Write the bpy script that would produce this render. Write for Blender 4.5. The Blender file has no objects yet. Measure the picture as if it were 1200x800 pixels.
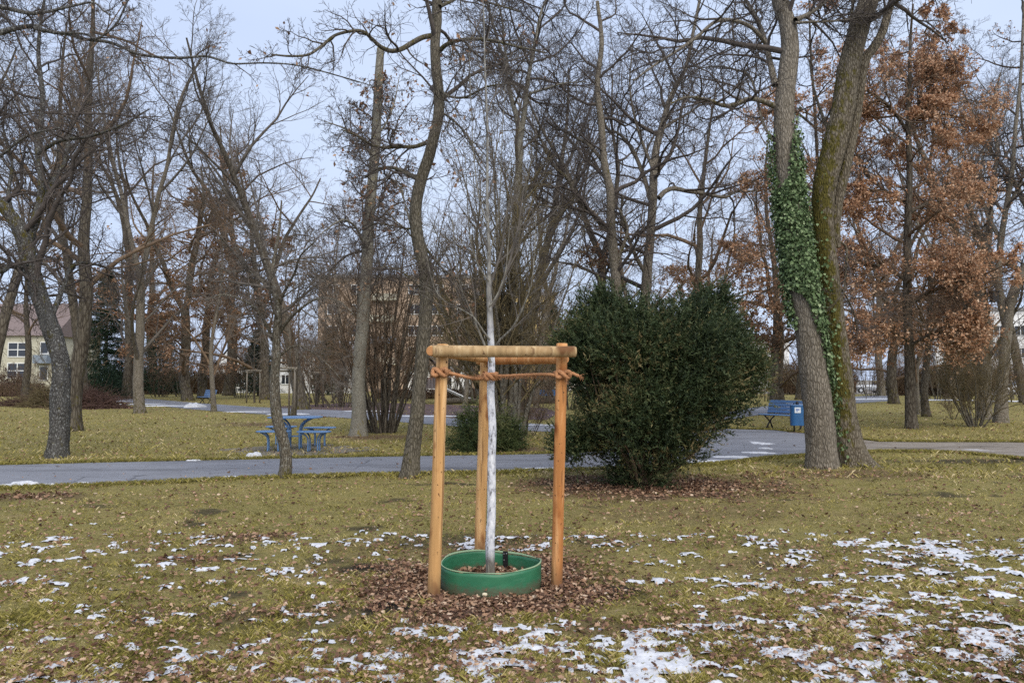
import bpy, math
import numpy as np

R = math.radians
sc = bpy.context.scene
COL = sc.collection
CAMH = 1.55
FPX = 900.0
PITCH = math.atan(45.0 / FPX)

# ---------------------------------------------------------------- pixel helpers
def ray(px, py):
    u = (px - 600.0) / FPX
    v = (400.0 - py) / FPX
    return np.array([u, math.cos(PITCH) - math.sin(PITCH) * v, math.sin(PITCH) + math.cos(PITCH) * v])

def at(px, py, D):
    r = ray(px, py)
    return np.array([0, 0, CAMH]) + r * (D / r[1])

def gp(px, py):
    r = ray(px, py)
    return np.array([0, 0, CAMH]) + r * (CAMH / -r[2])

# ---------------------------------------------------------------- noise
def _perm(seed):
    return np.random.default_rng(seed).permutation(256)

def perlin(x, y, seed=0):
    p = _perm(seed + 7)
    x = np.asarray(x, float); y = np.asarray(y, float)
    xi = np.floor(x).astype(int); yi = np.floor(y).astype(int)
    xf = x - xi; yf = y - yi
    def g(ix, iy, dx, dy):
        h = p[(p[ix & 255] + iy) & 255] * (2 * math.pi / 256)
        return np.cos(h) * dx + np.sin(h) * dy
    u = xf * xf * xf * (xf * (xf * 6 - 15) + 10); v = yf * yf * yf * (yf * (yf * 6 - 15) + 10)
    a = g(xi, yi, xf, yf); b = g(xi + 1, yi, xf - 1, yf)
    c = g(xi, yi + 1, xf, yf - 1); d = g(xi + 1, yi + 1, xf - 1, yf - 1)
    return ((a + u * (b - a)) + v * ((c + u * (d - c)) - (a + u * (b - a)))) * 1.5

def fbm(x, y, f, octs, seed=0, gain=0.5):
    s = 0; a = 1.0
    for o in range(octs):
        s = s + a * perlin(x * f, y * f, seed + o)
        f *= 2.13; a *= gain
    return s

# ---------------------------------------------------------------- mesh builder
def mesh(name, V, Fs, attrs=None, smooth=True):
    V = np.ascontiguousarray(V, np.float32)
    me = bpy.data.meshes.new(name)
    Fs = [np.asarray(F, np.int32) for F in Fs if len(F)]
    nl = sum(F.size for F in Fs); nf = sum(len(F) for F in Fs)
    me.vertices.add(len(V)); me.vertices.foreach_set('co', V.ravel())
    me.loops.add(nl); me.polygons.add(nf)
    me.loops.foreach_set('vertex_index', np.concatenate([F.ravel() for F in Fs]))
    tot = np.concatenate([np.full(len(F), F.shape[1], np.int32) for F in Fs])
    start = np.concatenate([[0], np.cumsum(tot)[:-1]]).astype(np.int32)
    me.polygons.foreach_set('loop_start', start)
    me.polygons.foreach_set('loop_total', tot)
    me.polygons.foreach_set('use_smooth', np.full(nf, smooth, bool))
    for k, a in (attrs or {}).items():
        at_ = me.attributes.new(k, 'FLOAT', 'POINT')
        at_.data.foreach_set('value', np.ascontiguousarray(np.broadcast_to(a, (len(V),)), np.float32))
    me.update()
    me.validate()
    return me

def tag(o, label=None, cat=None, group=None, kind=None):
    if label: o['label'] = label
    if cat: o['category'] = cat
    if group: o['group'] = group
    if kind: o['kind'] = kind
    return o

def link(name, me, mat, parent=None, loc=None):
    o = bpy.data.objects.new(name, me)
    COL.objects.link(o)
    if mat and not len(me.materials): me.materials.append(mat)
    if parent is not None: o.parent = parent
    if loc is not None: o.location = loc
    return o

def thing(name, label, cat, loc=(0, 0, 0), rz=0, group=None):
    o = bpy.data.objects.new(name, None); COL.objects.link(o)
    o.empty_display_size = 0.2
    o.location = loc; o.rotation_euler = (0, 0, rz)
    return tag(o, label, cat, group)

def part(name, V, Fs, mat, parent, attrs=None, smooth=True, kind=None):
    o = link(name, mesh(name, V, Fs, attrs, smooth), mat, parent)
    if kind: o['kind'] = kind
    return o

def copy_thing(root, loc, rz, scale, label, group=None):
    r = root.copy(); COL.objects.link(r)
    r.location = loc; r.rotation_euler = (0, 0, rz); r.scale = scale
    r['label'] = label
    if group: r['group'] = group
    for ch in list(root.children):
        c = ch.copy(); COL.objects.link(c); c.parent = r
        for g in list(ch.children):
            d = g.copy(); COL.objects.link(d); d.parent = c
    return r

class MB:
    """collects vertices and faces of several simple shapes for ONE part"""
    def __init__(s): s.V = []; s.F = {}; s.n = 0
    def add(s, V, Fs):
        for F in Fs:
            F = np.asarray(F)
            s.F.setdefault(F.shape[1], []).append(F + s.n)
        s.V.append(np.asarray(V, float)); s.n += len(V)
        return s
    def box(s, c, d, rz=0, ry=0, bev=0.0, taper=1.0):
        x, y, z = d[0] / 2, d[1] / 2, d[2] / 2
        b = min(bev, x * .45, y * .45, z * .45)
        if b <= 0:
            V = np.array([[i * x * (taper if k > 0 else 1), j * y * (taper if k > 0 else 1), k * z] for k in (-1, 1) for j in (-1, 1) for i in (-1, 1)])
            F = [[0, 2, 3, 1], [4, 5, 7, 6], [0, 1, 5, 4], [2, 6, 7, 3], [0, 4, 6, 2], [1, 3, 7, 5]]
            Fs = [F]
        else:
            # chamfered box: 24 vertices
            V = []; idx = {}
            for k in (-1, 1):
                for j in (-1, 1):
                    for i in (-1, 1):
                        for ax in range(3):
                            p = [i * (x - b), j * (y - b), k * (z - b)]
                            p[ax] = (i * x, j * y, k * z)[ax]
                            idx[(i, j, k, ax)] = len(V); V.append(p)
            V = np.array(V); Q = []; T = []
            for ax in range(3):
                a1, a2 = (ax + 1) % 3, (ax + 2) % 3
                for sg in (-1, 1):
                    q = []
                    for s1, s2 in ((-1, -1), (1, -1), (1, 1), (-1, 1)):
                        key = [0, 0, 0]; key[ax] = sg; key[a1] = s1; key[a2] = s2
                        q.append(idx[(*key, ax)])
                    Q.append(q if sg > 0 else q[::-1])
            for ax in range(3):
                a1, a2 = (ax + 1) % 3, (ax + 2) % 3
                for s1 in (-1, 1):
                    for s2 in (-1, 1):
                        k0 = [0, 0, 0]; k1 = [0, 0, 0]
                        k0[ax] = -1; k1[ax] = 1
                        for kk in (k0, k1): kk[a1] = s1; kk[a2] = s2
                        q = [idx[(*k0, a1)], idx[(*k1, a1)], idx[(*k1, a2)], idx[(*k0, a2)]]
                        Q.append(q if s1 * s2 > 0 else q[::-1])
            for k in (-1, 1):
                for j in (-1, 1):
                    for i in (-1, 1):
                        t = [idx[(i, j, k, 0)], idx[(i, j, k, 1)], idx[(i, j, k, 2)]]
                        T.append(t if i * j * k > 0 else t[::-1])
            Fs = [Q, T]
        if ry:
            c_, s_ = math.cos(ry), math.sin(ry)
            V = V @ np.array([[c_, 0, -s_], [0, 1, 0], [s_, 0, c_]])
        if rz:
            c_, s_ = math.cos(rz), math.sin(rz)
            V = V @ np.array([[c_, s_, 0], [-s_, c_, 0], [0, 0, 1]])
        return s.add(V + np.array(c), Fs)
    def tube(s, pts, rad, S=10, cap=True):
        P = np.array(pts, float)[None]; K = P.shape[1]
        r = np.broadcast_to(np.array(rad, float), (K,))[None]
        V, F = tubes(P, r, S)
        Fs = [F]
        s.add(V, Fs)
        if cap:
            b = s.n - len(V)
            s.F.setdefault(S, []).append(np.array([[b + i for i in range(S)][::-1], [b + (K - 1) * S + i for i in range(S)]]))
        return s
    def part(s, name, mat, parent, smooth=False, attrs=None):
        V = np.concatenate(s.V)
        return part(name, V, [np.concatenate(v) for v in s.F.values()], mat, parent, attrs, smooth)
    def mesh(s, name, smooth=False):
        return mesh(name, np.concatenate(s.V), [np.concatenate(v) for v in s.F.values()], None, smooth)

# ---------------------------------------------------------------- branches
def nrm(v):
    return v / np.maximum(np.linalg.norm(v, axis=-1, keepdims=True), 1e-9)

def tubes(P, Rr, S):
    """P (N,K,3), Rr (N,K) -> V, quads"""
    N, K, _ = P.shape
    T = np.empty_like(P)
    T[:, 1:-1] = P[:, 2:] - P[:, :-2] if K > 2 else 0
    T[:, 0] = P[:, 1] - P[:, 0]; T[:, -1] = P[:, -1] - P[:, -2]
    T = nrm(T)
    md = nrm(P[:, -1] - P[:, 0])
    ref = np.where(np.abs(md[:, 2:3]) > 0.7, np.array([[1.0, 0.13, 0]]), np.array([[0.05, 0.02, 1.0]]))[:, None, :]
    U = nrm(ref - (ref * T).sum(-1, keepdims=True) * T)
    W = np.cross(T, U)
    a = np.arange(S) * (2 * math.pi / S)
    V = P[:, :, None, :] + Rr[:, :, None, None] * (np.cos(a)[None, None, :, None] * U[:, :, None, :] + np.sin(a)[None, None, :, None] * W[:, :, None, :])
    idx = np.arange(N * K * S).reshape(N, K, S)
    nx = np.roll(idx, -1, axis=2)
    F = np.stack([idx[:, :-1], nx[:, :-1], nx[:, 1:], idx[:, 1:]], -1).reshape(-1, 4)
    return V.reshape(-1, 3), F

def grow(p0, d0, L, K, wig, trop, rng, bias=None):
    N = len(p0)
    P = np.empty((N, K, 3)); P[:, 0] = p0
    d = nrm(d0).copy(); st = (L / (K - 1))[:, None]
    bend = rng.normal(size=(N, 3)) * wig * .5
    for k in range(1, K):
        d = d + rng.normal(size=(N, 3)) * wig + bend * .6
        d[:, 2] += trop
        if bias is not None: d += bias
        d = nrm(d)
        P[:, k] = P[:, k - 1] + d * st
    return P

def spawn(P, Rr, n, t0, t1, a0, a1, rng, az=None):
    N, K, _ = P.shape
    t = t0 + (t1 - t0) * (np.arange(n)[None] + rng.random((N, n))) / n
    f = t * (K - 1); i = np.clip(f.astype(int), 0, K - 2); w = f - i
    ar = np.arange(N)[:, None]
    p = P[ar, i] * (1 - w)[..., None] + P[ar, i + 1] * w[..., None]
    r = Rr[ar, i] * (1 - w) + Rr[ar, i + 1] * w
    d = nrm(P[ar, i + 1] - P[ar, i])
    phi = rng.random((N, 1)) * 6.28 + np.arange(n)[None] * 2.4 + rng.normal(size=(N, n)) * .5
    if az is not None: phi = az(phi)
    ref = np.where(np.abs(d[..., 2:3]) > .8, np.array([1.0, 0, 0]), np.array([0, 0, 1.0]))
    u = nrm(np.cross(d, ref)); v = np.cross(d, u)
    al = R(1) * (a0 + (a1 - a0) * rng.random((N, n)))
    dd = np.cos(al)[..., None] * d + np.sin(al)[..., None] * (np.cos(phi)[..., None] * u + np.sin(phi)[..., None] * v)
    return p.reshape(-1, 3), dd.reshape(-1, 3), r.ravel(), t.ravel()

def spline(pts, rad, n):
    P = np.array(pts, float); r = np.array(rad, float)
    if len(r) != len(P):
        r = np.interp(np.linspace(0, 1, len(P)), np.linspace(0, 1, len(r)), r)
    seg = np.linalg.norm(np.diff(P, axis=0), axis=1); s = np.concatenate([[0], np.cumsum(seg)]); s /= s[-1]
    Q = np.vstack([2 * P[0] - P[1], P, 2 * P[-1] - P[-2]])
    t = np.linspace(0, 1, n); k = np.clip(np.searchsorted(s, t, side='right') - 1, 0, len(P) - 2)
    w = ((t - s[k]) / np.maximum(s[k + 1] - s[k], 1e-9))[:, None]
    a, b, c, d = Q[k], Q[k + 1], Q[k + 2], Q[k + 3]
    X = .5 * ((2 * b) + (-a + c) * w + (2 * a - 5 * b + 4 * c - d) * w ** 2 + (-a + 3 * b - 3 * c + d) * w ** 3)
    return X, np.interp(t, s, r)

def bark_tube(pts, rad, S=24, step=.06, amp=.06, flare=0.0, seed=0, lump=.08):
    """trunk or limb with ridges, lumps and a root flare; returns V, F, info (t, angle, centre, radius)"""
    L = np.linalg.norm(np.diff(np.array(pts, float), axis=0), axis=1).sum()
    n = int(np.clip(L / step, 6, 220))
    C, r = spline(pts, rad, n)
    V, F = tubes(C[None], np.ones((1, n)), S)
    V = V.reshape(n, S, 3); D = V - C[:, None]
    th = np.arange(S) / S * 2 * math.pi
    s = np.linspace(0, L, n)
    TH, SS = np.meshgrid(th, s)
    f = 1 + lump * (perlin(np.cos(TH) * 1.3 + 5, SS * 1.6 + np.sin(TH) * 1.3, seed) + .5 * perlin(np.cos(TH) * 3 + 9, SS * 4 + np.sin(TH) * 3, seed + 1))
    f += amp * perlin(TH * S / 7.0, SS * 3.0 + perlin(TH * 3, SS * 2, seed + 3), seed + 2)
    if flare:
        h = SS
        f += flare * np.exp(-h / .16) * (1 + .45 * np.cos(TH * 5 + seed) + .2 * np.cos(TH * 3 + 2 * seed)) + flare * .25 * np.exp(-h / .6)
    V = C[:, None] + D * (r[:, None] * f)[..., None]
    return V.reshape(-1, 3), F, (SS.ravel(), TH.ravel(), C, r)

def cap_face(n, S, start=0):
    c = start + (n - 1) * S
    return np.array([[c + i for i in range(S)]])

def leaves(P, size, rng, flat=0.0, fold=.35, up=None, asp=.55):
    """folded kite leaves at points P; size array; flat 0..1 keeps them level"""
    N = len(P)
    d = rng.normal(size=(N, 3)); d[:, 2] *= (1 - flat)
    if up is not None: d[:, 2] += up
    d = nrm(d)
    nn = rng.normal(size=(N, 3)) * (1 - flat * .75); nn[:, 2] += flat * 1.2
    s = nrm(np.cross(d, nn)); n2 = np.cross(s, d)
    sz = np.broadcast_to(size, (N,))[:, None]
    w = sz * asp * (.8 + .4 * rng.random((N, 1)))
    f = sz * fold * rng.normal(size=(N, 1)) * .6
    b = P; tip = P + d * sz + n2 * f * .6
    l = P + d * sz * .5 + s * w * .5 + n2 * f
    r = P + d * sz * .5 - s * w * .5 + n2 * f * .8
    V = np.stack([b, l, tip, r], 1).reshape(-1, 3)
    i = np.arange(N) * 4
    F = np.concatenate([np.stack([i, i + 2, i + 1], 1), np.stack([i, i + 3, i + 2], 1)])
    rnd = np.repeat(rng.random(N), 4)
    return V, F, rnd

def oak_leaves(P, size, rng, flat=0.8):
    """lobed, curled dry leaves lying about"""
    N = len(P)
    d = rng.normal(size=(N, 3)); d[:, 2] *= (1 - flat); d = nrm(d)
    nn = rng.normal(size=(N, 3)) * (1 - flat * .75); nn[:, 2] += flat * 1.2
    s = nrm(np.cross(d, nn)); n2 = np.cross(s, d)
    sz = np.broadcast_to(size, (N,))[:, None]
    cu = rng.normal(size=(N, 1)) * .30 + .12; cw = rng.normal(size=(N, 1)) * .35 + .2
    asp = .27 + .14 * rng.random((N, 1))
    rows = []
    for t, w in ((0, .10), (.22, 1.0), (.38, .62), (.58, 1.05), (.76, .60), (1.0, .12)):
        c = P + d * sz * t + n2 * sz * cu * (4 * t * (1 - t)) * .5
        jl = w * (.8 + .4 * rng.random((N, 1))); jr = w * (.8 + .4 * rng.random((N, 1)))
        rows += [c + s * sz * asp * jl + n2 * sz * cw * asp * jl, c, c - s * sz * asp * jr + n2 * sz * cw * asp * jr]
    V = np.stack(rows, 1).reshape(-1, 3)
    i = (np.arange(N) * 18)[:, None]
    F = np.concatenate([i + np.array([[3 * k + a, 3 * k + a + 1, 3 * k + a + 4, 3 * k + a + 3]]) for k in range(5) for a in (0, 1)])
    return V, F, np.repeat(rng.random(N), 18)

# crown recipes: one row per level
#  n, t0, t1, angle0, angle1, length ratio, K, wiggle, tropism, sides, radius ratio
OAK = [(13, .30, .98, 45, 85, .42, 9, .17, .05, 6, .55),
       (7, .18, 1, 35, 75, .50, 7, .20, .04, 5, .55),
       (7, .15, 1, 30, 75, .50, 6, .22, .03, 3, .55),
       (6, .15, 1, 30, 75, .48, 4, .20, .02, 3, .6)]
ASC = [(17, .25, .98, 22, 50, .40, 9, .09, .07, 6, .5),
       (9, .15, 1, 22, 50, .48, 7, .12, .07, 5, .55),
       (8, .15, 1, 22, 55, .50, 6, .14, .06, 3, .55),
       (7, .15, 1, 25, 60, .50, 4, .14, .04, 3, .6)]

def crown(src, recipe, rng, size, tipr=.003, mult=1.0, bias=None, lmax=None):
    """src: list of (P (K,3), r (K)); size: length of a level-1 branch before its factors. returns V,F,levels"""
    Ps = []; Rs = []
    for P, r in src:
        C, rr = spline(P, r, 24) if len(P) != 24 else (P, r)
        Ps.append(C); Rs.append(rr)
    P = np.array(Ps); Rr = np.array(Rs)
    Lp = np.full(len(P), size)
    Vs = []; Fs = []; n0 = 0; levels = []
    for li, (n, t0, t1, a0, a1, ratio, K, wig, trop, S, rr) in enumerate(recipe):
        if li == 0: n = max(1, int(round(n * mult)))
        p, d, r, t = spawn(P, Rr, n, t0, t1, a0, a1, rng)
        L = np.repeat(Lp, n) * ratio * (1.15 - .65 * (t - t0) / max(t1 - t0, .01)) * (.65 + .6 * rng.random(len(p)))
        P = grow(p, d, L, K, wig, trop, rng, bias)
        r0 = np.minimum(r * (rr + .2 * rng.random(len(r))), .003 + L * (.018 if li == 0 else .0105))
        r0 = np.maximum(r0, tipr * 1.3)
        Rr = r0[:, None] * (1 - np.linspace(0, 1, K)[None] ** 1.2 * .8)
        Rr = np.maximum(Rr, tipr)
        Lp = L if li else L * 1.0
        if li == 0: Lp = L
        V, F = tubes(P, Rr, S)
        Vs.append(V); Fs.append(F + n0); n0 += len(V)
        levels.append((P, Rr))
    return np.concatenate(Vs), np.concatenate(Fs), levels

def leaf_points(levels, count, rng, zlo=-1e9, zhi=1e9, clump=0.0):
    P = levels[-1][0]
    if clump:
        # leaves hold on in clumps: keep whole boughs and drop others
        m = (np.sin(P[:, 0, 0] * clump) + np.sin(P[:, 0, 1] * clump + 1.3) + np.sin(P[:, 0, 2] * clump * 1.3 + .4)) > -.55
        if m.sum() > 10: P = P[m]
    m = (P[:, 0, 2] > zlo) & (P[:, 0, 2] < zhi)
    if m.sum() > 5: P = P[m]
    i = rng.integers(0, len(P), count); k = rng.integers(1, P.shape[1], count)
    return P[i, k] + rng.normal(size=(count, 3)) * .03

# ---------------------------------------------------------------- materials
def new_mat(name):
    m = bpy.data.materials.new(name); m.use_nodes = True
    nt = m.node_tree
    return m, nt, nt.nodes['Principled BSDF']

def ramp(nt, fac, stops):
    n = nt.nodes.new('ShaderNodeValToRGB'); cr = n.color_ramp
    while len(cr.elements) < len(stops): cr.elements.new(0.5)
    for e, (p, c) in zip(cr.elements, stops):
        e.position = p; e.color = (*c, 1)
    nt.links.new(fac, n.inputs[0])
    return n.outputs[0]

def noise(nt, scale, detail=6, stretch=(1, 1, 1), rough=.6, kind='noise', dist=0.0):
    tc = nt.nodes.new('ShaderNodeTexCoord'); mp = nt.nodes.new('ShaderNodeMapping')
    mp.inputs['Scale'].default_value = stretch
    nt.links.new(tc.outputs['Object'], mp.inputs[0])
    if kind == 'vor':
        n = nt.nodes.new('ShaderNodeTexVoronoi'); n.feature = 'DISTANCE_TO_EDGE'
        n.inputs['Scale'].default_value = scale
        nt.links.new(mp.outputs[0], n.inputs['Vector'])
        return n.outputs['Distance']
    n = nt.nodes.new('ShaderNodeTexNoise')
    n.inputs['Scale'].default_value = scale; n.inputs['Detail'].default_value = detail
    n.inputs['Roughness'].default_value = rough; n.inputs['Distortion'].default_value = dist
    nt.links.new(mp.outputs[0], n.inputs['Vector'])
    return n.outputs['Fac']

def attr(nt, name):
    n = nt.nodes.new('ShaderNodeAttribute'); n.attribute_name = name
    return n.outputs['Fac']

def mixc(nt, fac, a, b):
    n = nt.nodes.new('ShaderNodeMix'); n.data_type = 'RGBA'
    if hasattr(fac, 'links'): nt.links.new(fac, n.inputs[0])
    else: n.inputs[0].default_value = fac
    for s, v in ((6, a), (7, b)):
        if hasattr(v, 'links'): nt.links.new(v, n.inputs[s])
        else: n.inputs[s].default_value = (*v, 1)
    return n.outputs[2]

def mth(nt, op, a, b=0.0, c=0.0, clamp=False):
    n = nt.nodes.new('ShaderNodeMath'); n.operation = op; n.use_clamp = clamp
    for i, v in enumerate((a, b, c)):
        if hasattr(v, 'links'): nt.links.new(v, n.inputs[i])
        else: n.inputs[i].default_value = v
    return n.outputs[0]

def bump(nt, bsdf, h, strength=.5, dist=.01):
    b = nt.nodes.new('ShaderNodeBump'); b.inputs['Strength'].default_value = strength
    b.inputs['Distance'].default_value = dist
    nt.links.new(h, b.inputs['Height']); nt.links.new(b.outputs[0], bsdf.inputs['Normal'])

def simple(name, c0, c1, scale=20, stretch=(1, 1, 1), rough=.8, bs=.3, bd=.003, metal=0.0, spec=.3, detail=6):
    m, nt, b = new_mat(name)
    f = noise(nt, scale, detail, stretch)
    nt.links.new(ramp(nt, f, [(.3, c0), (.7, c1)]), b.inputs['Base Color'])
    b.inputs['Roughness'].default_value = rough; b.inputs['Metallic'].default_value = metal
    b.inputs['Specular IOR Level'].default_value = spec
    if bs: bump(nt, b, f, bs, bd)
    return m

def leafmat(name, stops, rough=.7, spec=.25, trans=0.0):
    m, nt, b = new_mat(name)
    nt.links.new(ramp(nt, attr(nt, 'rnd'), stops), b.inputs['Base Color'])
    b.inputs['Roughness'].default_value = rough
    b.inputs['Specular IOR Level'].default_value = spec
    if trans:
        tr = nt.nodes.new('ShaderNodeBsdfTranslucent'); mx = nt.nodes.new('ShaderNodeMixShader')
        mx.inputs[0].default_value = trans
        nt.links.new(ramp(nt, attr(nt, 'rnd'), stops), tr.inputs[0])
        out = nt.nodes['Material Output']
        nt.links.new(b.outputs[0], mx.inputs[1]); nt.links.new(tr.outputs[0], mx.inputs[2])
        nt.links.new(mx.outputs[0], out.inputs[0])
    return m

def bark(name, dark, mid, light, fis=22, spots=None, moss=True, zst=.22, mossc=((.036, .033, .010), (.135, .115, .030)), bd=.02, white=False):
    m, nt, b = new_mat(name)
    n1 = noise(nt, 6, 8, (1, 1, .35))
    v = noise(nt, fis, 2, (1, 1, zst), kind='vor')
    n2 = noise(nt, fis * 2.2, 6, (1, 1, zst), .7)
    hgt = mth(nt, 'ADD', mth(nt, 'MULTIPLY', mth(nt, 'MINIMUM', v, .25), 2.4), mth(nt, 'MULTIPLY', n2, .8))
    c = ramp(nt, hgt, [(.28, dark), (.62, mid), (1.0, light)])
    c = mixc(nt, mth(nt, 'MULTIPLY', mth(nt, 'SUBTRACT', n1, .45, clamp=True), 2.2, clamp=True), c, light)
    if spots:
        s = noise(nt, 26, 4, (1, 1, .8), .75)
        c = mixc(nt, mth(nt, 'MULTIPLY', mth(nt, 'SUBTRACT', s, .56, clamp=True), 9, clamp=True), c, spots)
    if white:
        wn = noise(nt, 30, 5, (1, 1, .5), .7)
        wc = ramp(nt, wn, [(.37, (.16, .16, .17)), (.46, (.52, .54, .60)), (.66, (.76, .78, .82))])
        c = mixc(nt, attr(nt, 'white'), c, wc)
    if moss:
        mn = noise(nt, 11, 5, (1, 1, .5), .7)
        mf = mth(nt, 'MULTIPLY', mth(nt, 'SUBTRACT', mth(nt, 'ADD', attr(nt, 'moss'), mth(nt, 'MULTIPLY', mn, 3.2)), 2.12, clamp=True), 3.5, clamp=True)
        mc = ramp(nt, noise(nt, 60, 4, (1, 1, .4)), [(.35, mossc[0]), (.65, mossc[1])])
        c = mixc(nt, mf, c, mc)
    nt.links.new(c, b.inputs['Base Color'])
    b.inputs['Roughness'].default_value = .95; b.inputs['Specular IOR Level'].default_value = .12
    bump(nt, b, hgt, .9, bd)
    return m

M = {}
M['bark_grey'] = bark('bark grey ridged', (0.060, 0.050, 0.038), (0.160, 0.140, 0.112), (0.256, 0.228, 0.188), 30, bd=.022, zst=.26)
M['bark_mossy'] = bark('bark brown mossy', (0.040, 0.032, 0.022), (0.108, 0.090, 0.065), (0.194, 0.169, 0.130), 26, bd=.022, zst=.3)
M['bark_dark'] = bark('bark dark wavy', (0.036, 0.032, 0.024), (0.094, 0.083, 0.063), (0.169, 0.151, 0.119), 34, zst=.28, bd=.014)
M['bark_pale'] = bark('bark pale smooth', (0.096, 0.086, 0.068), (0.168, 0.156, 0.128), (0.240, 0.228, 0.192), 45, bd=.006, spots=(.32, .31, .27), mossc=((.10, .08, .01), (.28, .22, .03)))
M['bark_lichen'] = bark('bark lichened', (0.038, 0.033, 0.026), (0.105, 0.090, 0.069), (0.188, 0.169, 0.135), 36, spots=(.36, .37, .34))
M['bark_scaly'] = bark('bark scaly dark', (0.022, 0.020, 0.019), (0.062, 0.059, 0.055), (0.130, 0.127, 0.121), 34, spots=(.36, .37, .36), zst=.4, bd=.014)
M['bark_brown'] = bark('bark brown distant', (0.028, 0.022, 0.018), (0.076, 0.064, 0.050), (0.136, 0.120, 0.096), 14)
M['bark_white'] = bark('bark limewashed', (.07, .062, .052), (.15, .14, .12), (.24, .23, .20), 30, white=True, bd=.004)
M['twig'] = simple('twig dark', (.045, .037, .034), (.11, .092, .080), 8, rough=.9, bs=0)
M['twig_brown'] = simple('twig brown', (.085, .058, .040), (.21, .148, .098), 5, rough=.9, bs=0)
M['twig_ochre'] = simple('twig ochre', (.07, .055, .028), (.17, .135, .07), 5, rough=.9, bs=0)
M['twig_grey'] = simple('twig grey', (.065, .057, .05), (.165, .145, .125), 6, rough=.9, bs=0)
M['oak_leaf'] = leafmat('oak leaves rust', [(0, (.22, .115, .062)), (.35, (.43, .235, .135)), (.7, (.60, .37, .225)), (1, (.76, .56, .40))], trans=.35)
M['oak_leaf_dull'] = leafmat('oak leaves dull', [(0, (.13, .07, .042)), (.5, (.30, .17, .10)), (1, (.50, .33, .21))], trans=.3)
M['ivy_leaf'] = leafmat('ivy leaves', [(0, (.028, .048, .018)), (.4, (.085, .135, .055)), (.75, (.165, .235, .11)), (1, (.32, .37, .22))], rough=.6, spec=.2)
M['yew_leaf'] = leafmat('yew needles', [(0, (.016, .028, .012)), (.4, (.040, .062, .024)), (.75, (.085, .098, .040)), (1, (.20, .155, .072))], rough=.6)
M['ever_leaf'] = leafmat('evergreen needles', [(0, (.008, .022, .012)), (.6, (.022, .045, .024)), (1, (.05, .08, .04))], rough=.6)
M['low_leaf'] = leafmat('low bush leaves', [(0, (.02, .035, .01)), (.5, (.055, .075, .022)), (1, (.13, .13, .05))])
M['hedge_leaf'] = leafmat('hedge leaves brown', [(0, (.035, .020, .015)), (.5, (.085, .05, .038)), (1, (.15, .10, .07))])
M['litter'] = leafmat('leaf litter', [(0, (.065, .034, .022)), (.35, (.155, .083, .052)), (.7, (.28, .165, .10)), (.92, (.40, .27, .18)), (1, (.55, .43, .32))], rough=.75)
M['grass'] = leafmat('grass blades', [(0, (0.140, 0.124, 0.040)), (.3, (0.279, 0.254, 0.060)), (.55, (0.432, 0.372, 0.103)), (.78, (0.584, 0.484, 0.213)), (1, (0.787, 0.657, 0.413))], rough=.65, trans=.3)

def post_mat(name, a, b_, knots=True):
    m, nt, b = new_mat(name)
    g = noise(nt, 16, 5, (1, 1, .05), .6, dist=.6)
    c = ramp(nt, g, [(.36, tuple(v * .8 for v in a)), (.5, a), (.64, b_)])
    k = noise(nt, 7, 2, (1, 1, .45), .5)
    c = mixc(nt, mth(nt, 'MULTIPLY', mth(nt, 'SUBTRACT', k, .61, clamp=True), 9, clamp=True), c, (a[0] * .42, a[1] * .3, a[2] * .25))
    sp = noise(nt, 40, 1, (1, 1, .8), .4)
    c = mixc(nt, mth(nt, 'MULTIPLY', mth(nt, 'SUBTRACT', sp, .70, clamp=True), 14, clamp=True), c, (.10, .05, .025))
    ck = noise(nt, 30, 3, (1, 1, .02), .5)
    ckm = mth(nt, 'MULTIPLY', mth(nt, 'SUBTRACT', ck, .605, clamp=True), 14, clamp=True)
    c = mixc(nt, mth(nt, 'MULTIPLY', ckm, .6), c, (.12, .06, .03))
    st = noise(nt, 2.2, 5, (1, 1, .25), .6)
    c = mixc(nt, mth(nt, 'MULTIPLY', mth(nt, 'SUBTRACT', st, .54, clamp=True), 3.0, clamp=True), c, (a[0] * .62, a[1] * .45, a[2] * .36))
    tc = nt.nodes.new('ShaderNodeTexCoord'); sp_ = nt.nodes.new('ShaderNodeSeparateXYZ'); nt.links.new(tc.outputs['Object'], sp_.inputs[0])
    ft = mth(nt, 'MULTIPLY', mth(nt, 'SUBTRACT', mth(nt, 'ADD', .10, mth(nt, 'MULTIPLY', st, .16)), sp_.outputs['Z'], clamp=True), 7, clamp=True)
    c = mixc(nt, mth(nt, 'MULTIPLY', ft, .6), c, (.10, .062, .04))
    nt.links.new(c, b.inputs['Base Color']); b.inputs['Roughness'].default_value = .7
    b.inputs['Specular IOR Level'].default_value = .2
    bump(nt, b, mth(nt, 'SUBTRACT', g, ckm), .35, .004)
    return m
M['post'] = post_mat('fresh larch wood', (.56, .32, .13), (.72, .46, .23))
M['post_red'] = post_mat('fresh larch wood reddish', (.50, .22, .075), (.68, .38, .17))
M['post_grey'] = post_mat('weathered round wood', (.36, .24, .12), (.50, .37, .21))
M['post_old'] = post_mat('old grey stake wood', (.20, .18, .15), (.34, .31, .25))
M['cut_end'] = simple('sawn end grain', (.42, .20, .08), (.55, .28, .12), 40, rough=.85)
M['rope'] = simple('coconut rope', (.27, .12, .055), (.54, .28, .14), 130, rough=.95, bs=.6, bd=.004)
M['blue_paint'] = simple('blue coated metal', (.085, .18, .36), (.13, .24, .44), 30, rough=.45, bs=.1, spec=.5)
M['blue_bin'] = simple('blue bin paint', (.015, .085, .22), (.025, .12, .28), 14, rough=.4, bs=.05, spec=.5)
M['dark_metal'] = simple('dark iron', (.02, .02, .025), (.045, .045, .05), 30, rough=.5, metal=.6)
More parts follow.
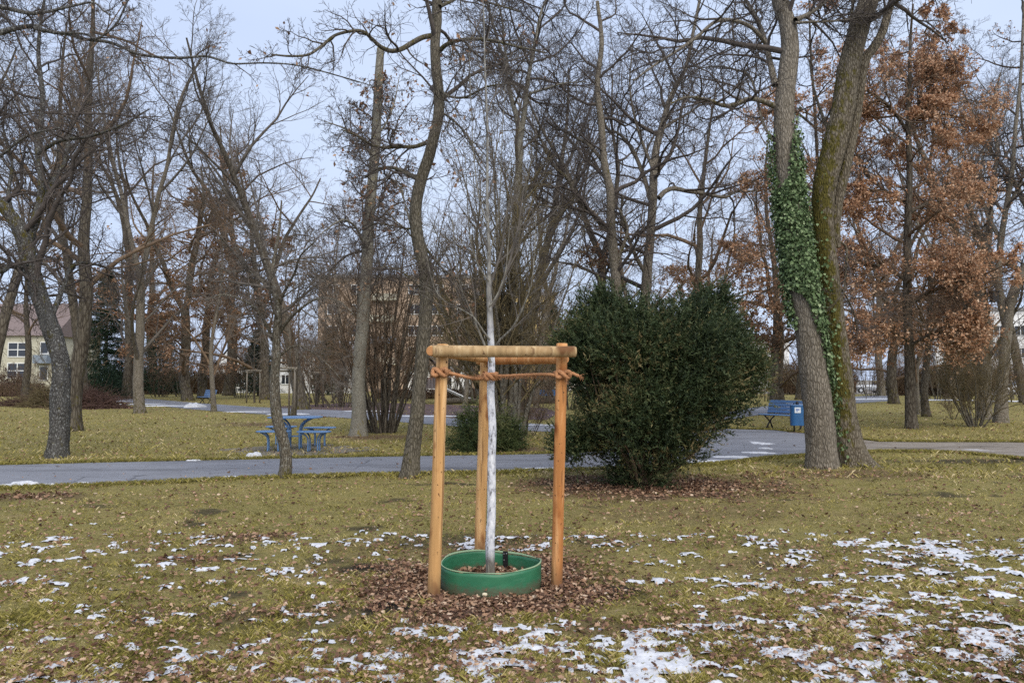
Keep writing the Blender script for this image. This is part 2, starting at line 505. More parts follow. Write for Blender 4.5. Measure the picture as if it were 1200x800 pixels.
M['sticker'] = simple('pale sticker', (.62, .68, .72), (.75, .78, .8), 60, rough=.5, bs=0)
M['sticker_blue'] = simple('sticker blue print', (.03, .10, .35), (.05, .14, .42), 60, rough=.5, bs=0)
M['black_plastic'] = simple('black plastic', (.008, .008, .009), (.02, .02, .022), 30, rough=.4, bs=0)
M['screw'] = simple('zinc screw', (.5, .5, .5), (.65, .65, .65), 90, rough=.3, metal=.9, bs=0)
M['slab'] = simple('weathered boards', (.13, .12, .10), (.22, .20, .17), 14, (1, .2, 1), rough=.9)
M['pale_stone'] = simple('pale pebble', (.55, .50, .36), (.72, .66, .5), 50, rough=.7)

def green_band():
    m, nt, b = new_mat('green plastic band')
    f = noise(nt, 6, 5, (1, 1, 2)); s = noise(nt, 120, 2)
    c = ramp(nt, f, [(.3, (.018, .125, .060)), (.7, (.030, .165, .082))])
    c = mixc(nt, mth(nt, 'MULTIPLY', mth(nt, 'SUBTRACT', s, .66, clamp=True), 5, clamp=True), c, (.12, .17, .09))
    tc = nt.nodes.new('ShaderNodeTexCoord'); sp_ = nt.nodes.new('ShaderNodeSeparateXYZ'); nt.links.new(tc.outputs['Object'], sp_.inputs[0])
    mud = mth(nt, 'MULTIPLY', mth(nt, 'SUBTRACT', mth(nt, 'MULTIPLY', noise(nt, 14, 6, rough=.7), .16), sp_.outputs['Z'], clamp=True), 22, clamp=True)
    c = mixc(nt, mth(nt, 'MULTIPLY', mud, .75), c, (.10, .075, .05))
    scf = noise(nt, 9, 6, (1, 1, 5), .75)
    c = mixc(nt, mth(nt, 'MULTIPLY', mth(nt, 'SUBTRACT', scf, .52, clamp=True), 3.5, clamp=True), c, (.07, .20, .12))
    nt.links.new(c, b.inputs['Base Color']); b.inputs['Roughness'].default_value = .5
    bump(nt, b, f, .15, .01)
    return m
M['green_band'] = green_band()
M['band_edge'] = simple('pale cut edge', (.22, .36, .22), (.34, .44, .28), 60, rough=.6, bs=0)

def ground_mat():
    m, nt, b = new_mat('winter lawn')
    big = noise(nt, .35, 5); mid = noise(nt, 2.2, 7, rough=.65); fine = noise(nt, 26, 8, rough=.75); vf = noise(nt, 90, 4, rough=.7)
    g = ramp(nt, mid, [(.30, (0.140, 0.136, 0.040)), (.48, (0.254, 0.229, 0.069)), (.60, (0.318, 0.260, 0.100)), (.72, (0.343, 0.248, 0.138))])
    s = ramp(nt, fine, [(.3, (0.070, 0.056, 0.031)), (.46, (0.216, 0.186, 0.069)), (.60, (0.406, 0.335, 0.150)), (.75, (0.559, 0.422, 0.237))])
    c = mixc(nt, .62, g, s)
    # scattered brown leaves and straw seen from afar
    lf = mth(nt, 'MULTIPLY', mth(nt, 'SUBTRACT', mth(nt, 'ADD', mth(nt, 'MULTIPLY', fine, .7), mth(nt, 'MULTIPLY', big, .5)), .66, clamp=True), 9, clamp=True)
    c = mixc(nt, mth(nt, 'MULTIPLY', lf, .7), c, (.27, .18, .11))
    lit = mixc(nt, ramp(nt, vf, [(.4, (0, 0, 0)), (.6, (1, 1, 1))]), (.075, .046, .036), (.21, .13, .095))
    c = mixc(nt, attr(nt, 'litter'), c, lit)
    soil = ramp(nt, fine, [(.35, (.018, .016, .015)), (.7, (.06, .052, .046))])
    c = mixc(nt, attr(nt, 'soil'), c, soil)
    nt.links.new(c, b.inputs['Base Color']); b.inputs['Roughness'].default_value = .95
    b.inputs['Specular IOR Level'].default_value = .1
    bump(nt, b, mth(nt, 'ADD', fine, vf), .8, .03)
    return m
M['ground'] = ground_mat()

def path_mat(name, a, c_, snowy=.0):
    m, nt, b = new_mat(name)
    f = noise(nt, 3, 6, (.4, 1, 1), .65); g = noise(nt, 110, 3, rough=.8); h = noise(nt, .5, 3)
    c = ramp(nt, f, [(.3, a), (.7, c_)])
    c = mixc(nt, mth(nt, 'MULTIPLY', mth(nt, 'SUBTRACT', g, .52, clamp=True), 3.5, clamp=True), c, tuple(min(1, x * 1.9) for x in c_))
    c = mixc(nt, mth(nt, 'MULTIPLY', mth(nt, 'SUBTRACT', h, .5, clamp=True), 1.6, clamp=True), c, tuple(x * .75 for x in a))
    cr_ = noise(nt, .55, 3, (1, 1, 1), kind='vor'); wob = noise(nt, 1.3, 5, rough=.7)
    ck = mth(nt, 'MULTIPLY', mth(nt, 'LESS_THAN', cr_, mth(nt, 'MULTIPLY', mth(nt, 'SUBTRACT', wob, .47, clamp=True), .06)), .65)
    c = mixc(nt, ck, c, tuple(x * .3 for x in a))
    wet = noise(nt, .9, 5, (.35, 1.3, 1), .6)
    c = mixc(nt, mth(nt, 'MULTIPLY', mth(nt, 'SUBTRACT', wet, .52, clamp=True), 4.5, clamp=True), c, tuple(x * .55 for x in a))
    if snowy:
        s = noise(nt, 1.1, 6, (.5, 1, 1), .6)
        c = mixc(nt, mth(nt, 'MULTIPLY', mth(nt, 'SUBTRACT', s, 1 - snowy, clamp=True), 10, clamp=True), c, (.75, .78, .84))
    nt.links.new(c, b.inputs['Base Color']); b.inputs['Roughness'].default_value = .85
    b.inputs['Specular IOR Level'].default_value = .25
    bump(nt, b, g, .5, .006)
    return m
M['asphalt'] = path_mat('grey asphalt', (.17, .175, .20), (.225, .235, .265))
M['gravel'] = path_mat('muddy gravel', (.17, .145, .12), (.28, .25, .215), .36)
M['mulch'] = simple('dark bark mulch', (.05, .032, .034), (.15, .10, .10), 12, rough=.95, bs=.8, bd=.03)

def snow_mat():
    m, nt, b = new_mat('old snow')
    f = noise(nt, 30, 6, rough=.7)
    nt.links.new(ramp(nt, f, [(.3, (.44, .46, .51)), (.6, (.66, .675, .71))]), b.inputs['Base Color'])
    b.inputs['Roughness'].default_value = .6
    b.inputs['Subsurface Weight'].default_value = 0.0
    bump(nt, b, f, .5, .01)
    return m
M['snow'] = snow_mat()

# ================================================================ GROUND
def poly_from_px(near, far):
    return np.array([gp(*p)[:2] for p in near] + [gp(*p)[:2] for p in far[::-1]])

def inside(x, y, poly):
    r = np.zeros(x.shape, bool); n = len(poly)
    for i in range(n):
        x1, y1 = poly[i]; x2, y2 = poly[(i + 1) % n]
        if y1 == y2: continue
        c = ((y1 > y) != (y2 > y)) & (x < (x2 - x1) * (y - y1) / (y2 - y1) + x1)
        r ^= c
    return r

PATHS = {
 'near': ([(-500, 610), (-60, 576), (0, 573), (120, 569), (260, 562), (400, 557), (520, 555), (640, 552), (730, 549), (810, 546), (860, 542), (900, 537), (945, 534), (985, 532)],
          [(-500, 562), (-60, 546), (0, 545), (120, 542), (260, 539), (400, 536), (520, 534), (640, 532), (700, 529), (745, 518), (790, 506), (850, 502.5), (905, 504), (985, 512)]),
 'gravel': ([(985, 532), (1030, 529), (1080, 529), (1130, 531), (1180, 536), (1240, 542), (1500, 566)],
            [(985, 512), (1030, 517.5), (1080, 518), (1130, 518), (1180, 518), (1240, 519), (1500, 525)]),
 'far': ([(60, 466), (120, 469), (170, 474), (230, 480), (300, 485), (400, 489.5), (500, 497), (580, 503), (650, 506.5), (720, 507), (790, 506)],
         [(60, 461.5), (120, 463.5), (170, 467), (230, 472), (300, 477), (400, 481), (500, 488), (580, 494), (650, 498), (720, 499), (790, 499)]),
 'branch': ([(790, 503), (840, 495), (880, 487.5), (940, 481), (985, 474), (1025, 471), (1040, 470)],
            [(790, 496), (840, 486), (880, 478), (940, 471), (985, 466), (1025, 463), (1040, 462)]),
}
POLYS = {k: poly_from_px(*v) for k, v in PATHS.items()}

def onpath(x, y, keys=('near', 'gravel', 'far', 'branch')):
    r = np.zeros(x.shape, bool)
    for k in keys: r |= inside(x, y, POLYS[k])
    return r

def H(x, y):
    fade = np.clip((17 - y) / 5, 0, 1)
    return fade * (.028 * fbm(x, y, .55, 2, 3) + .012 * fbm(x, y, 3.1, 3, 11))

RC = np.array([-.165, 5.94])      # the young tree
YC = np.array([1.95, 11.75])      # the yew

def blob(x, y, c, rx, ry, k=3.0, ns=.35, seed=31):
    d = np.sqrt(((x - c[0]) / rx) ** 2 + ((y - c[1]) / ry) ** 2) + ns * fbm(x, y, 1.9, 4, seed, .65)
    return np.clip((1.15 - d) * k, 0, 1)

def litter_mask(x, y):
    m = blob(x, y, (RC[0] - .03, RC[1]), 1.12, 1.0, 2.0)
    m = np.maximum(m, blob(x, y, (YC[0] + .1, YC[1] - .35), 2.2, 1.7, 1.5) * .95)
    for px_, py_, rx, ry, s in ((300, 630, .55, .25, .6), (225, 655, .5, .2, .45), (480, 640, .9, .5, .35), (360, 668, .8, .35, .3), (640, 640, .9, .5, .35),
                            (990, 556, 1.6, .8, .6), (30, 581, .9, .3, .6), (800, 600, 1.6, .8, .35), (440, 492 + 20, 1.6, 1.2, .8), (305, 497, 1.6, 1.5, .7),
                            (590, 527, 1.5, 1.0, .8), (320, 720, .5, .25, .5), (720, 735, .6, .25, .45), (880, 660, .7, .4, .35)):
        g = gp(px_, py_)
        m = np.maximum(m, s * blob(x, y, g, rx, ry, 1.6))
    return m

def soil_mask(x, y):
    m = np.zeros_like(x)
    for px_, py_, rx, ry, s in ((462, 712, .22, .16, .95), (722, 692, .26, .2, .95), (425, 662, .3, .22, .9), (390, 655, .25, .15, .7), (410, 715, .5, .2, .5),
                            (560, 632, .9, .35, .55), (395, 735, .5, .3, .4), (240, 725, .7, .35, .4), (1150, 540, 1.6, .45, .8), (930, 640, .8, .3, .25)):
        g = gp(px_, py_)
        m = np.maximum(m, s * blob(x, y, g, rx, ry, 2.2, .5, 51))
    m = np.maximum(m, .75 * np.clip((fbm(x, y, 1.0, 4, 77) - .62) * 4, 0, 1) * (y < 13))
    return m

ys = [-8.0, -4, -1, 1, 2.2, 3.0]
while ys[-1] < 15: ys.append(ys[-1] + .055)
s_ = .07
while ys[-1] < 1500: s_ *= 1.09; ys.append(ys[-1] + s_)
xs = [0.0]
while xs[-1] < 7.5: xs.append(xs[-1] + .06)
s_ = .07
while xs[-1] < 1300: s_ *= 1.10; xs.append(xs[-1] + s_)
xs = np.array([-v for v in xs[:0:-1]] + xs); ys = np.array(ys)
X, Y = np.meshgrid(xs, ys)
Z = H(X, Y)
pm = onpath(X, Y, ('near', 'gravel'))
Z = np.where(pm, -.012, Z)
nx_, ny_ = len(xs), len(ys)
ii = np.arange(nx_ * ny_).reshape(ny_, nx_)
F = np.stack([ii[:-1, :-1], ii[:-1, 1:], ii[1:, 1:], ii[1:, :-1]], -1).reshape(-1, 4)
V = np.stack([X, Y, Z], -1).reshape(-1, 3)
g = link('lawn_ground', mesh('lawn_ground', V, [F], {'litter': litter_mask(X, Y).ravel(), 'soil': soil_mask(X, Y).ravel()}), M['ground'])
tag(g, 'flat winter park lawn of olive grass with patches of leaf litter and mud', kind='structure')

def strip(name, key, mat, label, z, n=90, m=9, wav=.10):
    near, far = PATHS[key]
    A = np.array([gp(*p)[:2] for p in near]); B = np.array([gp(*p)[:2] for p in far])
    t0 = np.linspace(0, 1, len(A)); t = np.linspace(0, 1, n)
    a = np.stack([np.interp(t, t0, A[:, 0]), np.interp(t, t0, A[:, 1])], 1)
    b = np.stack([np.interp(t, t0, B[:, 0]), np.interp(t, t0, B[:, 1])], 1)
    w = np.linspace(0, 1, m)[None, :, None]
    P = a[:, None] * (1 - w) + b[:, None] * w
    edge = np.zeros((n, m)); edge[:, 0] = -1; edge[:, -1] = 1
    P[:, :, 1] += edge * wav * (perlin(P[:, :, 0] * 1.7, P[:, :, 1] * 1.7, 5) + .5 * perlin(P[:, :, 0] * 6, P[:, :, 1] * 6, 6) + .3 * perlin(P[:, :, 0] * 2.3 * 9, P[:, :, 1] * 9, 8))
    zz = z - .012 * (np.linspace(-1, 1, m) ** 4)[None] * np.ones((n, 1))
    V = np.concatenate([P, zz[..., None]], -1).reshape(-1, 3)
    i = np.arange(n * m).reshape(n, m)
    F = np.stack([i[:-1, :-1], i[1:, :-1], i[1:, 1:], i[:-1, 1:]], -1).reshape(-1, 4)
    o = link(name, mesh(name, V, [F]), mat); tag(o, label, kind='structure')
strip('asphalt_path', 'near', M['asphalt'], 'grey asphalt park path crossing behind the young tree', .020, 900, 9)
strip('gravel_path', 'gravel', M['gravel'], 'muddy gravel path running off beyond the ivy covered tree', .016, 400, 9)
strip('far_asphalt_path', 'far', M['asphalt'], 'second asphalt path curving through the lawn farther back', .026, 120, 5, .1)
strip('branch_path', 'branch', M['asphalt'], 'path leading away behind the blue bench', .031, 60, 5, .1)

def sheet(name, pxs, mat, label, z):
    P = np.array([gp(*p) for p in pxs]); P[:, 2] = z
    o = link(name, mesh(name, P, [np.arange(len(P))[None]], None, False), mat); tag(o, label, kind='structure')
sheet('mulch_ground', [(318, 485.5), (420, 489), (520, 492), (640, 492), (655, 484), (640, 478), (520, 474), (420, 471), (330, 476)], M['mulch'], 'dark bark mulch of the play area', .012)
sheet('road', [(860, 461.0), (1400, 463.5), (1400, 457.0), (860, 455.5)], M['gravel'], 'street with parked cars beyond the park', .02)

# ---------------------------------------------------------------- snow
rng = np.random.default_rng(4)
def snow_field(x, y):
    n = .34 * perlin(x * 1.9, y * 2.4, 61) + .44 * perlin(x * 5.0 + y * 1.8, y * 7.0, 62) + .44 * perlin(x * 10 + y * 3, y * 14, 63) + .24 * perlin(x * 24, y * 28, 64) + .12 * perlin(x * 60, y * 60, 65)
    # threshold: how rare the snow is here
    pxx = 600 + x / y * FPX; pyy = 445 + 1395 / y
    T = np.full(x.shape, .225)
    T += np.clip((628 - pyy) / 40, 0, 1) * .8                           # none near the path
    T += np.clip((pyy - 690) / 60, 0, 1) * np.clip((430 - pxx) / 250, 0, 1) * .02
    T -= np.clip((pyy - 690) / 80, 0, 1) * .12
    right = np.clip((x - .9) / 2.2, 0, 1)
    T -= right * np.clip((pyy - 620) / 120, 0, 1) * .30
    T -= np.exp(-((pxx - 1090) / 120) ** 2 - ((pyy - 645) / 28) ** 2) * .22
    T -= np.exp(-((pxx - 640) / 190) ** 2 - ((pyy - 765) / 42) ** 2) * .22
    T -= np.exp(-((pxx - 770) / 60) ** 2 - ((pyy - 775) / 28) ** 2) * .30
    T -= np.exp(-((pxx - 230) / 170) ** 2 - ((pyy - 655) / 30) ** 2) * .08
    T -= np.exp(-((pxx - 600) / 160) ** 2 - ((pyy - 634) / 12) ** 2) * .13
    T -= np.exp(-((pxx - 350) / 90) ** 2 - ((pyy - 790) / 25) ** 2) * .20
    T += np.exp(-((x - RC[0]) / .95) ** 4 - ((y - RC[1]) / .8) ** 4) * .9
    return n - T
gx = np.arange(-7.5, 8.5, .026); gy = np.arange(3.1, 9.6, .026)
GX, GY = np.meshgrid(gx, gy)
S = snow_field(GX, GY)
GZ = H(GX, GY)
keep = (S > -.03) & (np.abs(GX) < GY * .82 + .4)
top = np.clip(S, -.03, .35)
zz = GZ + np.where(top > 0, -.002 + np.minimum(.085 * np.clip(top, 0, 1), .020), -.012) + .004 * perlin(GX * 25, GY * 25, 9) * (top > 0)
kf = keep[:-1, :-1] & keep[1:, :-1] & keep[:-1, 1:] & keep[1:, 1:]
i = np.arange(GX.size).reshape(GX.shape)
F = np.stack([i[:-1, :-1], i[:-1, 1:], i[1:, 1:], i[1:, :-1]], -1)[kf]
used = np.zeros(GX.size, bool); used[F.ravel()] = True
remap = np.cumsum(used) - 1
SV = [np.stack([GX, GY, zz], -1).reshape(-1, 3)[used]]; SF = [remap[F]]; nS = used.sum()
def snow_patch(px_, py_, rx, ry, h, seed, z0=.018):
    global nS
    c = gp(px_, py_); r_ = np.random.default_rng(seed)
    n, k = 28, 7
    th = np.linspace(0, 2 * math.pi, n, endpoint=False)
    rr = 1 + .6 * perlin(np.cos(th) * 1.5 + seed * 1.37, np.sin(th) * 1.5 + .3, seed) + .45 * perlin(np.cos(th) * 4 + seed, np.sin(th) * 4 + .4, seed)
    q = np.linspace(0, 1, k)[:, None]
    x = c[0] + rx * rr * q * np.cos(th); y = c[1] + ry * rr * q * np.sin(th)
    z = z0 + h * np.sqrt(np.clip(1 - q ** 2, 0, 1)) * (1 + .5 * perlin(x * 9, y * 9, seed)) - .012 * (q >= .99)
    V = np.stack([x, y, z * np.ones_like(x)], -1).reshape(-1, 3)
    i = np.arange(n * k).reshape(k, n); nx = np.roll(i, -1, 1)
    SV.append(V); SF.append(np.stack([i[:-1], i[1:], nx[1:], nx[:-1]], -1).reshape(-1, 4) + nS); nS += len(V)
for k, a in enumerate([(30, 568.5, .20, .07, .05), (10, 570, .10, .05, .025), (56, 569, .12, .04, .02), (98, 567.5, .08, .04, .02), (226, 540, .12, .08, .015), (300, 535, .13, .09, .07),
                       (272, 559.5, .12, .04, .012), (600, 552, .5, .05, .015), (660, 550, .6, .06, .02), (705, 549, .3, .05, .015), (272, 538, .12, .07, .02),
                       (893, 520, .26, .40, .012), (897, 526, .12, .22, .012), (886, 531, .30, .2, .012), (858, 536, .4, .16, .012), (825, 541, .5, .15, .012),
                       (120, 465.5, 1.6, 1.0, .03), (135, 470.5, 1.2, .6, .03), (165, 474, 1.4, .4, .03), (226, 477.5, .5, .4, .22), (195, 476, 1.3, .3, .04), (340, 486, .9, .35, .05), (295, 483, 1.0, .2, .03),
                       (430, 482, 1, .3, .03), (500, 488, 1.2, .3, .03),  (640, 498.5, 1.5, .2, .02)]):
    snow_patch(*a, seed=k + 3)
for a_, b_, y_ in ((1080, 1135, 469.5), (1168, 1230, 471.0), (700, 870, 466), (1000, 1040, 468)):
    for q_ in np.arange(a_, b_, 6.0):
        snow_patch(q_, y_ + .3 * math.sin(q_), .55, .5, .05, int(q_), z0=.03)
o = link('snow', mesh('snow', np.concatenate(SV), [np.concatenate(SF)]), M['snow'])
tag(o, 'thin crusty patches of melting snow lying on the grass and along the paths', kind='stuff')

# ---------------------------------------------------------------- grass blades
def scatter(n, py0, py1, seed, pmin=-220, pmax=1420, pw=1.0):
    r = np.random.default_rng(seed)
    py = py0 + (py1 - py0) * r.random(n) ** pw
    px = pmin + (pmax - pmin) * r.random(n)
    d = 1395.0 / (py - 445)
    return (px - 600) / FPX * d, d, r
def blades(n, py0, py1, seed, h0, h1, wf):
    x, y, r = scatter(n, py0, py1, seed)
    lit = np.maximum(litter_mask(x, y), soil_mask(x, y)); sn = snow_field(x, y) > .02
    tuft = fbm(x, y, 3.0, 3, 21)
    k = (~onpath(x, y)) & (r.random(n) > lit * .96) & ~(sn & (r.random(n) < .93)) & (tuft + r.normal(size=n) * .5 > -.35)
    k &= ((x - RC[0]) ** 2 + (y - RC[1]) ** 2) > .4 ** 2
    x, y, tuft = x[k], y[k], tuft[k]; n = len(x)
    h = (h0 + (h1 - h0) * r.random(n) ** 1.5) * np.clip(1 + .75 * tuft, .4, 1.9)
    w = (.0022 + .00042 * y) * wf * (.7 + .6 * r.random(n))
    a = r.random(n) * 6.28; lean = h * (.5 + 1.1 * r.random(n)); b = r.random(n) * 6.28
    z = H(x, y) - .004
    dx, dy = np.cos(b) * w / 2, np.sin(b) * w / 2
    V = np.stack([np.stack([x - dx, y - dy, z], 1), np.stack([x + dx, y + dy, z], 1),
                  np.stack([x + np.cos(a) * lean * .45 + dx * .7, y + np.sin(a) * lean * .45 + dy * .7, z + h * .7], 1),
                  np.stack([x + np.cos(a) * lean, y + np.sin(a) * lean, z + h], 1)], 1).reshape(-1, 3)
    i = np.arange(n) * 4
    F = np.concatenate([np.stack([i, i + 1, i + 2], 1), np.stack([i, i + 2, i + 3], 1)])
    hue = np.clip(.38 + .42 * fbm(x, y, .9, 5, 71, .62) + .28 * r.normal(size=n), 0, 1)
    return V, F, np.repeat(hue, 4)
parts_ = [blades(270000, 545, 830, 101, .010, .032, .95), blades(110000, 680, 830, 102, .012, .038, .8), blades(90000, 466, 560, 103, .03, .07, 1.4)]
def edge_blades(key, n, seed):
    near, far = PATHS[key]; out = []
    r = np.random.default_rng(seed)
    for L in (near, far):
        A = np.array([gp(*p)[:2] for p in L]); t0 = np.linspace(0, 1, len(A)); t = r.random(n)
        s_ = 1 if L is far else -1
        out.append(np.stack([np.interp(t, t0, A[:, 0]), np.interp(t, t0, A[:, 1]) + s_ * np.abs(r.normal(size=n)) * .16 - s_ * .07], 1))
    P = np.concatenate(out); x, y = P[:, 0], P[:, 1]; n = len(x)
    h = r.uniform(.02, .06, n); w = .0022 + .0006 * y; a = r.random(n) * 6.28; b = r.random(n) * 6.28; z = .010 + 0 * x
    dx, dy = np.cos(b) * w / 2, np.sin(b) * w / 2; l = h * r.uniform(.5, 1.6, n)
    V = np.stack([np.stack([x - dx, y - dy, z], 1), np.stack([x + dx, y + dy, z], 1), np.stack([x + np.cos(a) * l * .45 + dx * .7, y + np.sin(a) * l * .45 + dy * .7, z + h * .7], 1), np.stack([x + np.cos(a) * l, y + np.sin(a) * l, z + h], 1)], 1).reshape(-1, 3)
    i = np.arange(n) * 4
    return V, np.concatenate([np.stack([i, i + 1, i + 2], 1), np.stack([i, i + 2, i + 3], 1)]), np.repeat(np.clip(.24 + .26 * r.normal(size=n), 0, 1), 4)
parts_ += [edge_blades('near', 17000, 5), edge_blades('gravel', 6000, 6)]
off = 0; VV = []; FF = []; AA = []
for v, f, a in parts_:
    VV.append(v); FF.append(f + off); AA.append(a); off += len(v)
o = link('grass', mesh('grass', np.concatenate(VV), [np.concatenate(FF)], {'rnd': np.concatenate(AA)}), M['grass'])
tag(o, 'short matted olive and straw coloured winter grass', kind='stuff')

# ---------------------------------------------------------------- fallen leaves
LP = []; LS = []
def ring_leaves(n, c, rx, ry, s0, s1, seed, zr=.02, inner=0, outer=9):
    r = np.random.default_rng(seed)
    q = r.normal(size=(n, 2)) * .55
    rad = np.hypot(q[:, 0], q[:, 1]); m = (rad < 1.25)
    x = c[0] + q[m, 0] * rx; y = c[1] + q[m, 1] * ry
    dd = np.hypot(x - RC[0], y - RC[1]); k = (dd > inner) & (dd < outer)
    x, y = x[k], y[k]; k = r.random(len(x)) < litter_mask(x, y) ** 1.3 + .06
    x, y = x[k], y[k]; n = len(x)
    LP.append(np.stack([x, y, H(x, y) + .003 + zr * r.random(n)], 1)); LS.append(s0 + (s1 - s0) * r.random(n))
ring_leaves(9500, RC, 1.2, 1.08, .024, .054, 1, .028, inner=.41)
ring_leaves(6500, (YC[0], YC[1] - .4), 2.5, 1.7, .03, .065, 2, .03)
ring_leaves(350, gp(480, 640), 1.2, .8, .024, .05, 3, inner=.5)
ring_leaves(350, gp(660, 640), 1.3, .8, .024, .05, 4, inner=.5)
ring_leaves(400, gp(300, 630), .7, .3, .035, .07, 5)
ring_leaves(300, gp(225, 655), .6, .25, .035, .07, 6)
ring_leaves(160, gp(360, 668), 1.0, .45, .03, .055, 7)
ring_leaves(900, gp(985, 556), 2.0, 1.2, .05, .08, 8)
ring_leaves(160, gp(320, 720), .6, .3, .03, .06, 9)
ring_leaves(160, gp(720, 735), .7, .3, .03, .06, 10)
ring_leaves(600, gp(30, 581), 1.0, .4, .05, .08, 12)
x, y, r = scatter(66000, 462, 830, 77, pw=1.15)
k = (~onpath(x, y)) | (r.random(len(x)) < .10)
k &= (fbm(x, y, .7, 2, 91) + .5 * r.normal(size=len(x)) > -.2) & (np.hypot(x - RC[0], y - RC[1]) > .42)
x, y = x[k], y[k]
LP.append(np.stack([x, y, H(x, y) + .010 + .026 * r.random(len(x))], 1)); LS.append((.014 + .036 * r.random(len(x)) ** 1.6) * (1 + np.clip(y - 6, 0, 30) * .07))
P = np.concatenate(LP); sz = np.concatenate(LS)
V, F, rnd = oak_leaves(P, sz * .88, rng)
o = link('fallen_leaves', mesh('fallen_leaves', V, [F], {'rnd': rnd}), M['litter'])
tag(o, 'curled brown fallen leaves lying over the lawn and heaped round the young tree', kind='stuff')

# ================================================================ STAKE FRAME, ROPE, RING
def local(p, c): return [np.array(q, float) - np.array(c, float) for q in p]
c0 = np.array([RC[0], RC[1], 0.0])
frame = thing('tree_stake_frame', 'fresh orange timber stake frame of three posts and crossbars round the white-stemmed young tree', 'tree stakes', tuple(c0))
def pole(name, a, b, r0, r1, mat, parent, seed, S=22, n=26, org=c0):
    a = np.array(a, float) - org; b = np.array(b, float) - org
    t = np.linspace(0, 1, n)[:, None]
    P = a * (1 - t) + b * t
    rr_ = np.random.default_rng(seed)
    P = P + np.stack([perlin(t[:, 0] * 2 + seed, t[:, 0] * 0, seed), perlin(t[:, 0] * 2 + seed, t[:, 0] * 0 + 5, seed + 1), 0 * t[:, 0]], 1) * .006
    r = np.linspace(r0, r1, n) * (1 + .03 * perlin(t[:, 0] * 6, t[:, 0] * 0 + seed, seed))
    V, F = tubes(P[None], r[None], S)
    # chamfered sawn ends
    V = V.reshape(n, S, 3)
    d = nrm(P[-1] - P[0])
    e0 = P[0] + (V[0] - P[0]) * .86 - d * .006; e1 = P[-1] + (V[-1] - P[-1]) * .86 + d * .006
    V = np.concatenate([e0[None], V, e1[None]]); m = n + 2
    V = V * 1.0
    i = np.arange(m * S).reshape(m, S); nx = np.roll(i, -1, 1)
    F = np.stack([i[:-1], nx[:-1], nx[1:], i[1:]], -1).reshape(-1, 4)
    o = part(name, V.reshape(-1, 3), [F], mat, parent)
    # the sawn faces, a sub-part of lighter wood
    k = np.arange(S)[None]
    for e_, k_ in ((e0 - d * .0015, k[:, ::-1]), (e1 + d * .0015, k)):
        me = MB(); me.add(e_, [k_]); me.part('cut_end', M['cut_end'], o)
    return o
PL0, PL1 = gp(508, 697), at(519, 404, 5.60)
PR0, PR1 = gp(652, 687), at(658.5, 403, 5.72)
PB0, PB1 = gp(562, 648), at(569, 421, 6.85)
for p in (PL0, PR0, PB0): p[2] = -.06
pole('post', PL0, PL1, .047, .043, M['post'], frame, 1)
pole('post', PR0, PR1, .043, .042, M['post_red'], frame, 2)
pole('post', PB0, PB1, .050, .046, M['post'], frame, 3)
pole('crossbar', at(508, 411.5, 5.50), at(674, 412, 5.62), .044, .040, M['post_grey'], frame, 4)
pole('crossbar', at(505, 411.0, 5.62) , at(578, 422, 6.95), .038, .034, M['post'], frame, 5)
pole('crossbar', at(662, 420.5, 5.80), at(561, 423, 6.95), .037, .034, M['post_red'], frame, 6)

def rope_mesh(path, r, turns_per_m, org, S=14):
    P = np.array(path, float) - org
    L = np.linalg.norm(np.diff(P, axis=0), axis=1).sum(); n = max(20, int(L / .006))
    C, _ = spline(P, [r] * len(P), n)
    V, F = tubes(C[None], np.ones((1, n)), S)
    V = V.reshape(n, S, 3); D = V - C[:, None]
    th = np.arange(S) / S * 2 * math.pi; s = np.linspace(0, L, n)[:, None]
    f = 1 + .26 * np.abs(np.cos(1.5 * (th[None] + s * turns_per_m * 2 * math.pi))) - .15
    f = f + .09 * np.random.default_rng(3).normal(size=f.shape)
    V = C[:, None] + D * (r * f)[..., None]
    return V.reshape(-1, 3), F
rope = thing('rope', 'rough orange coconut-fibre rope tying the white stem to the three posts', 'rope', tuple(c0))
def P_on(a, b, z):
    t = (z - a[2]) / (b[2] - a[2]); return a * (1 - t) + b * t
zl = 1.605; cl = P_on(PL0, PL1, zl); cr = P_on(PR0, PR1, 1.59); cb = P_on(PB0, PB1, 1.57); ct = np.array([at(574.5, 440, 5.94)[0], 5.94, 1.585])
def wrap(c, r, turns, dz, a0, n=10):
    th = a0 + np.linspace(0, turns * 2 * math.pi, int(n * turns))
    return [c + np.array([math.cos(a) * r, math.sin(a) * r, dz * (q / len(th) - .5)]) for q, a in enumerate(th)]
path = wrap(cl, .056, 2.2, .045, 2.0)
path += [cl + np.array([.09, -.055, -.012]), cl + np.array([.20, .02, -.04]), ct + np.array([-.12, -.05, -.025])]
path += wrap(ct + np.array([0, 0, -.01]), .048, 1.6, .03, 3.9)
path += [ct + np.array([.10, -.03, -.005]), (ct + cr) / 2 + np.array([0, -.02, .0]), cr + np.array([-.09, -.05, .0])]
path += wrap(cr, .054, 2.2, .04, 4.4)
path += [cr + np.array([.075, -.055, .01]), cr + np.array([.125, -.06, -.012])]
V, F = rope_mesh(path, .0112, 24, c0); part('cord', V, [F], M['rope'], rope)
path = wrap(cb, .060, 2.3, .04, 4.9) + [cb + np.array([.04, -.10, 0])] + [ct + np.array([-.04, .06, 0])] + wrap(ct + np.array([0, 0, .012]), .052, 1.3, .02, 1.0)
V, F = rope_mesh(path, .0112, 24, c0); part('cord', V, [F], M['rope'], rope)
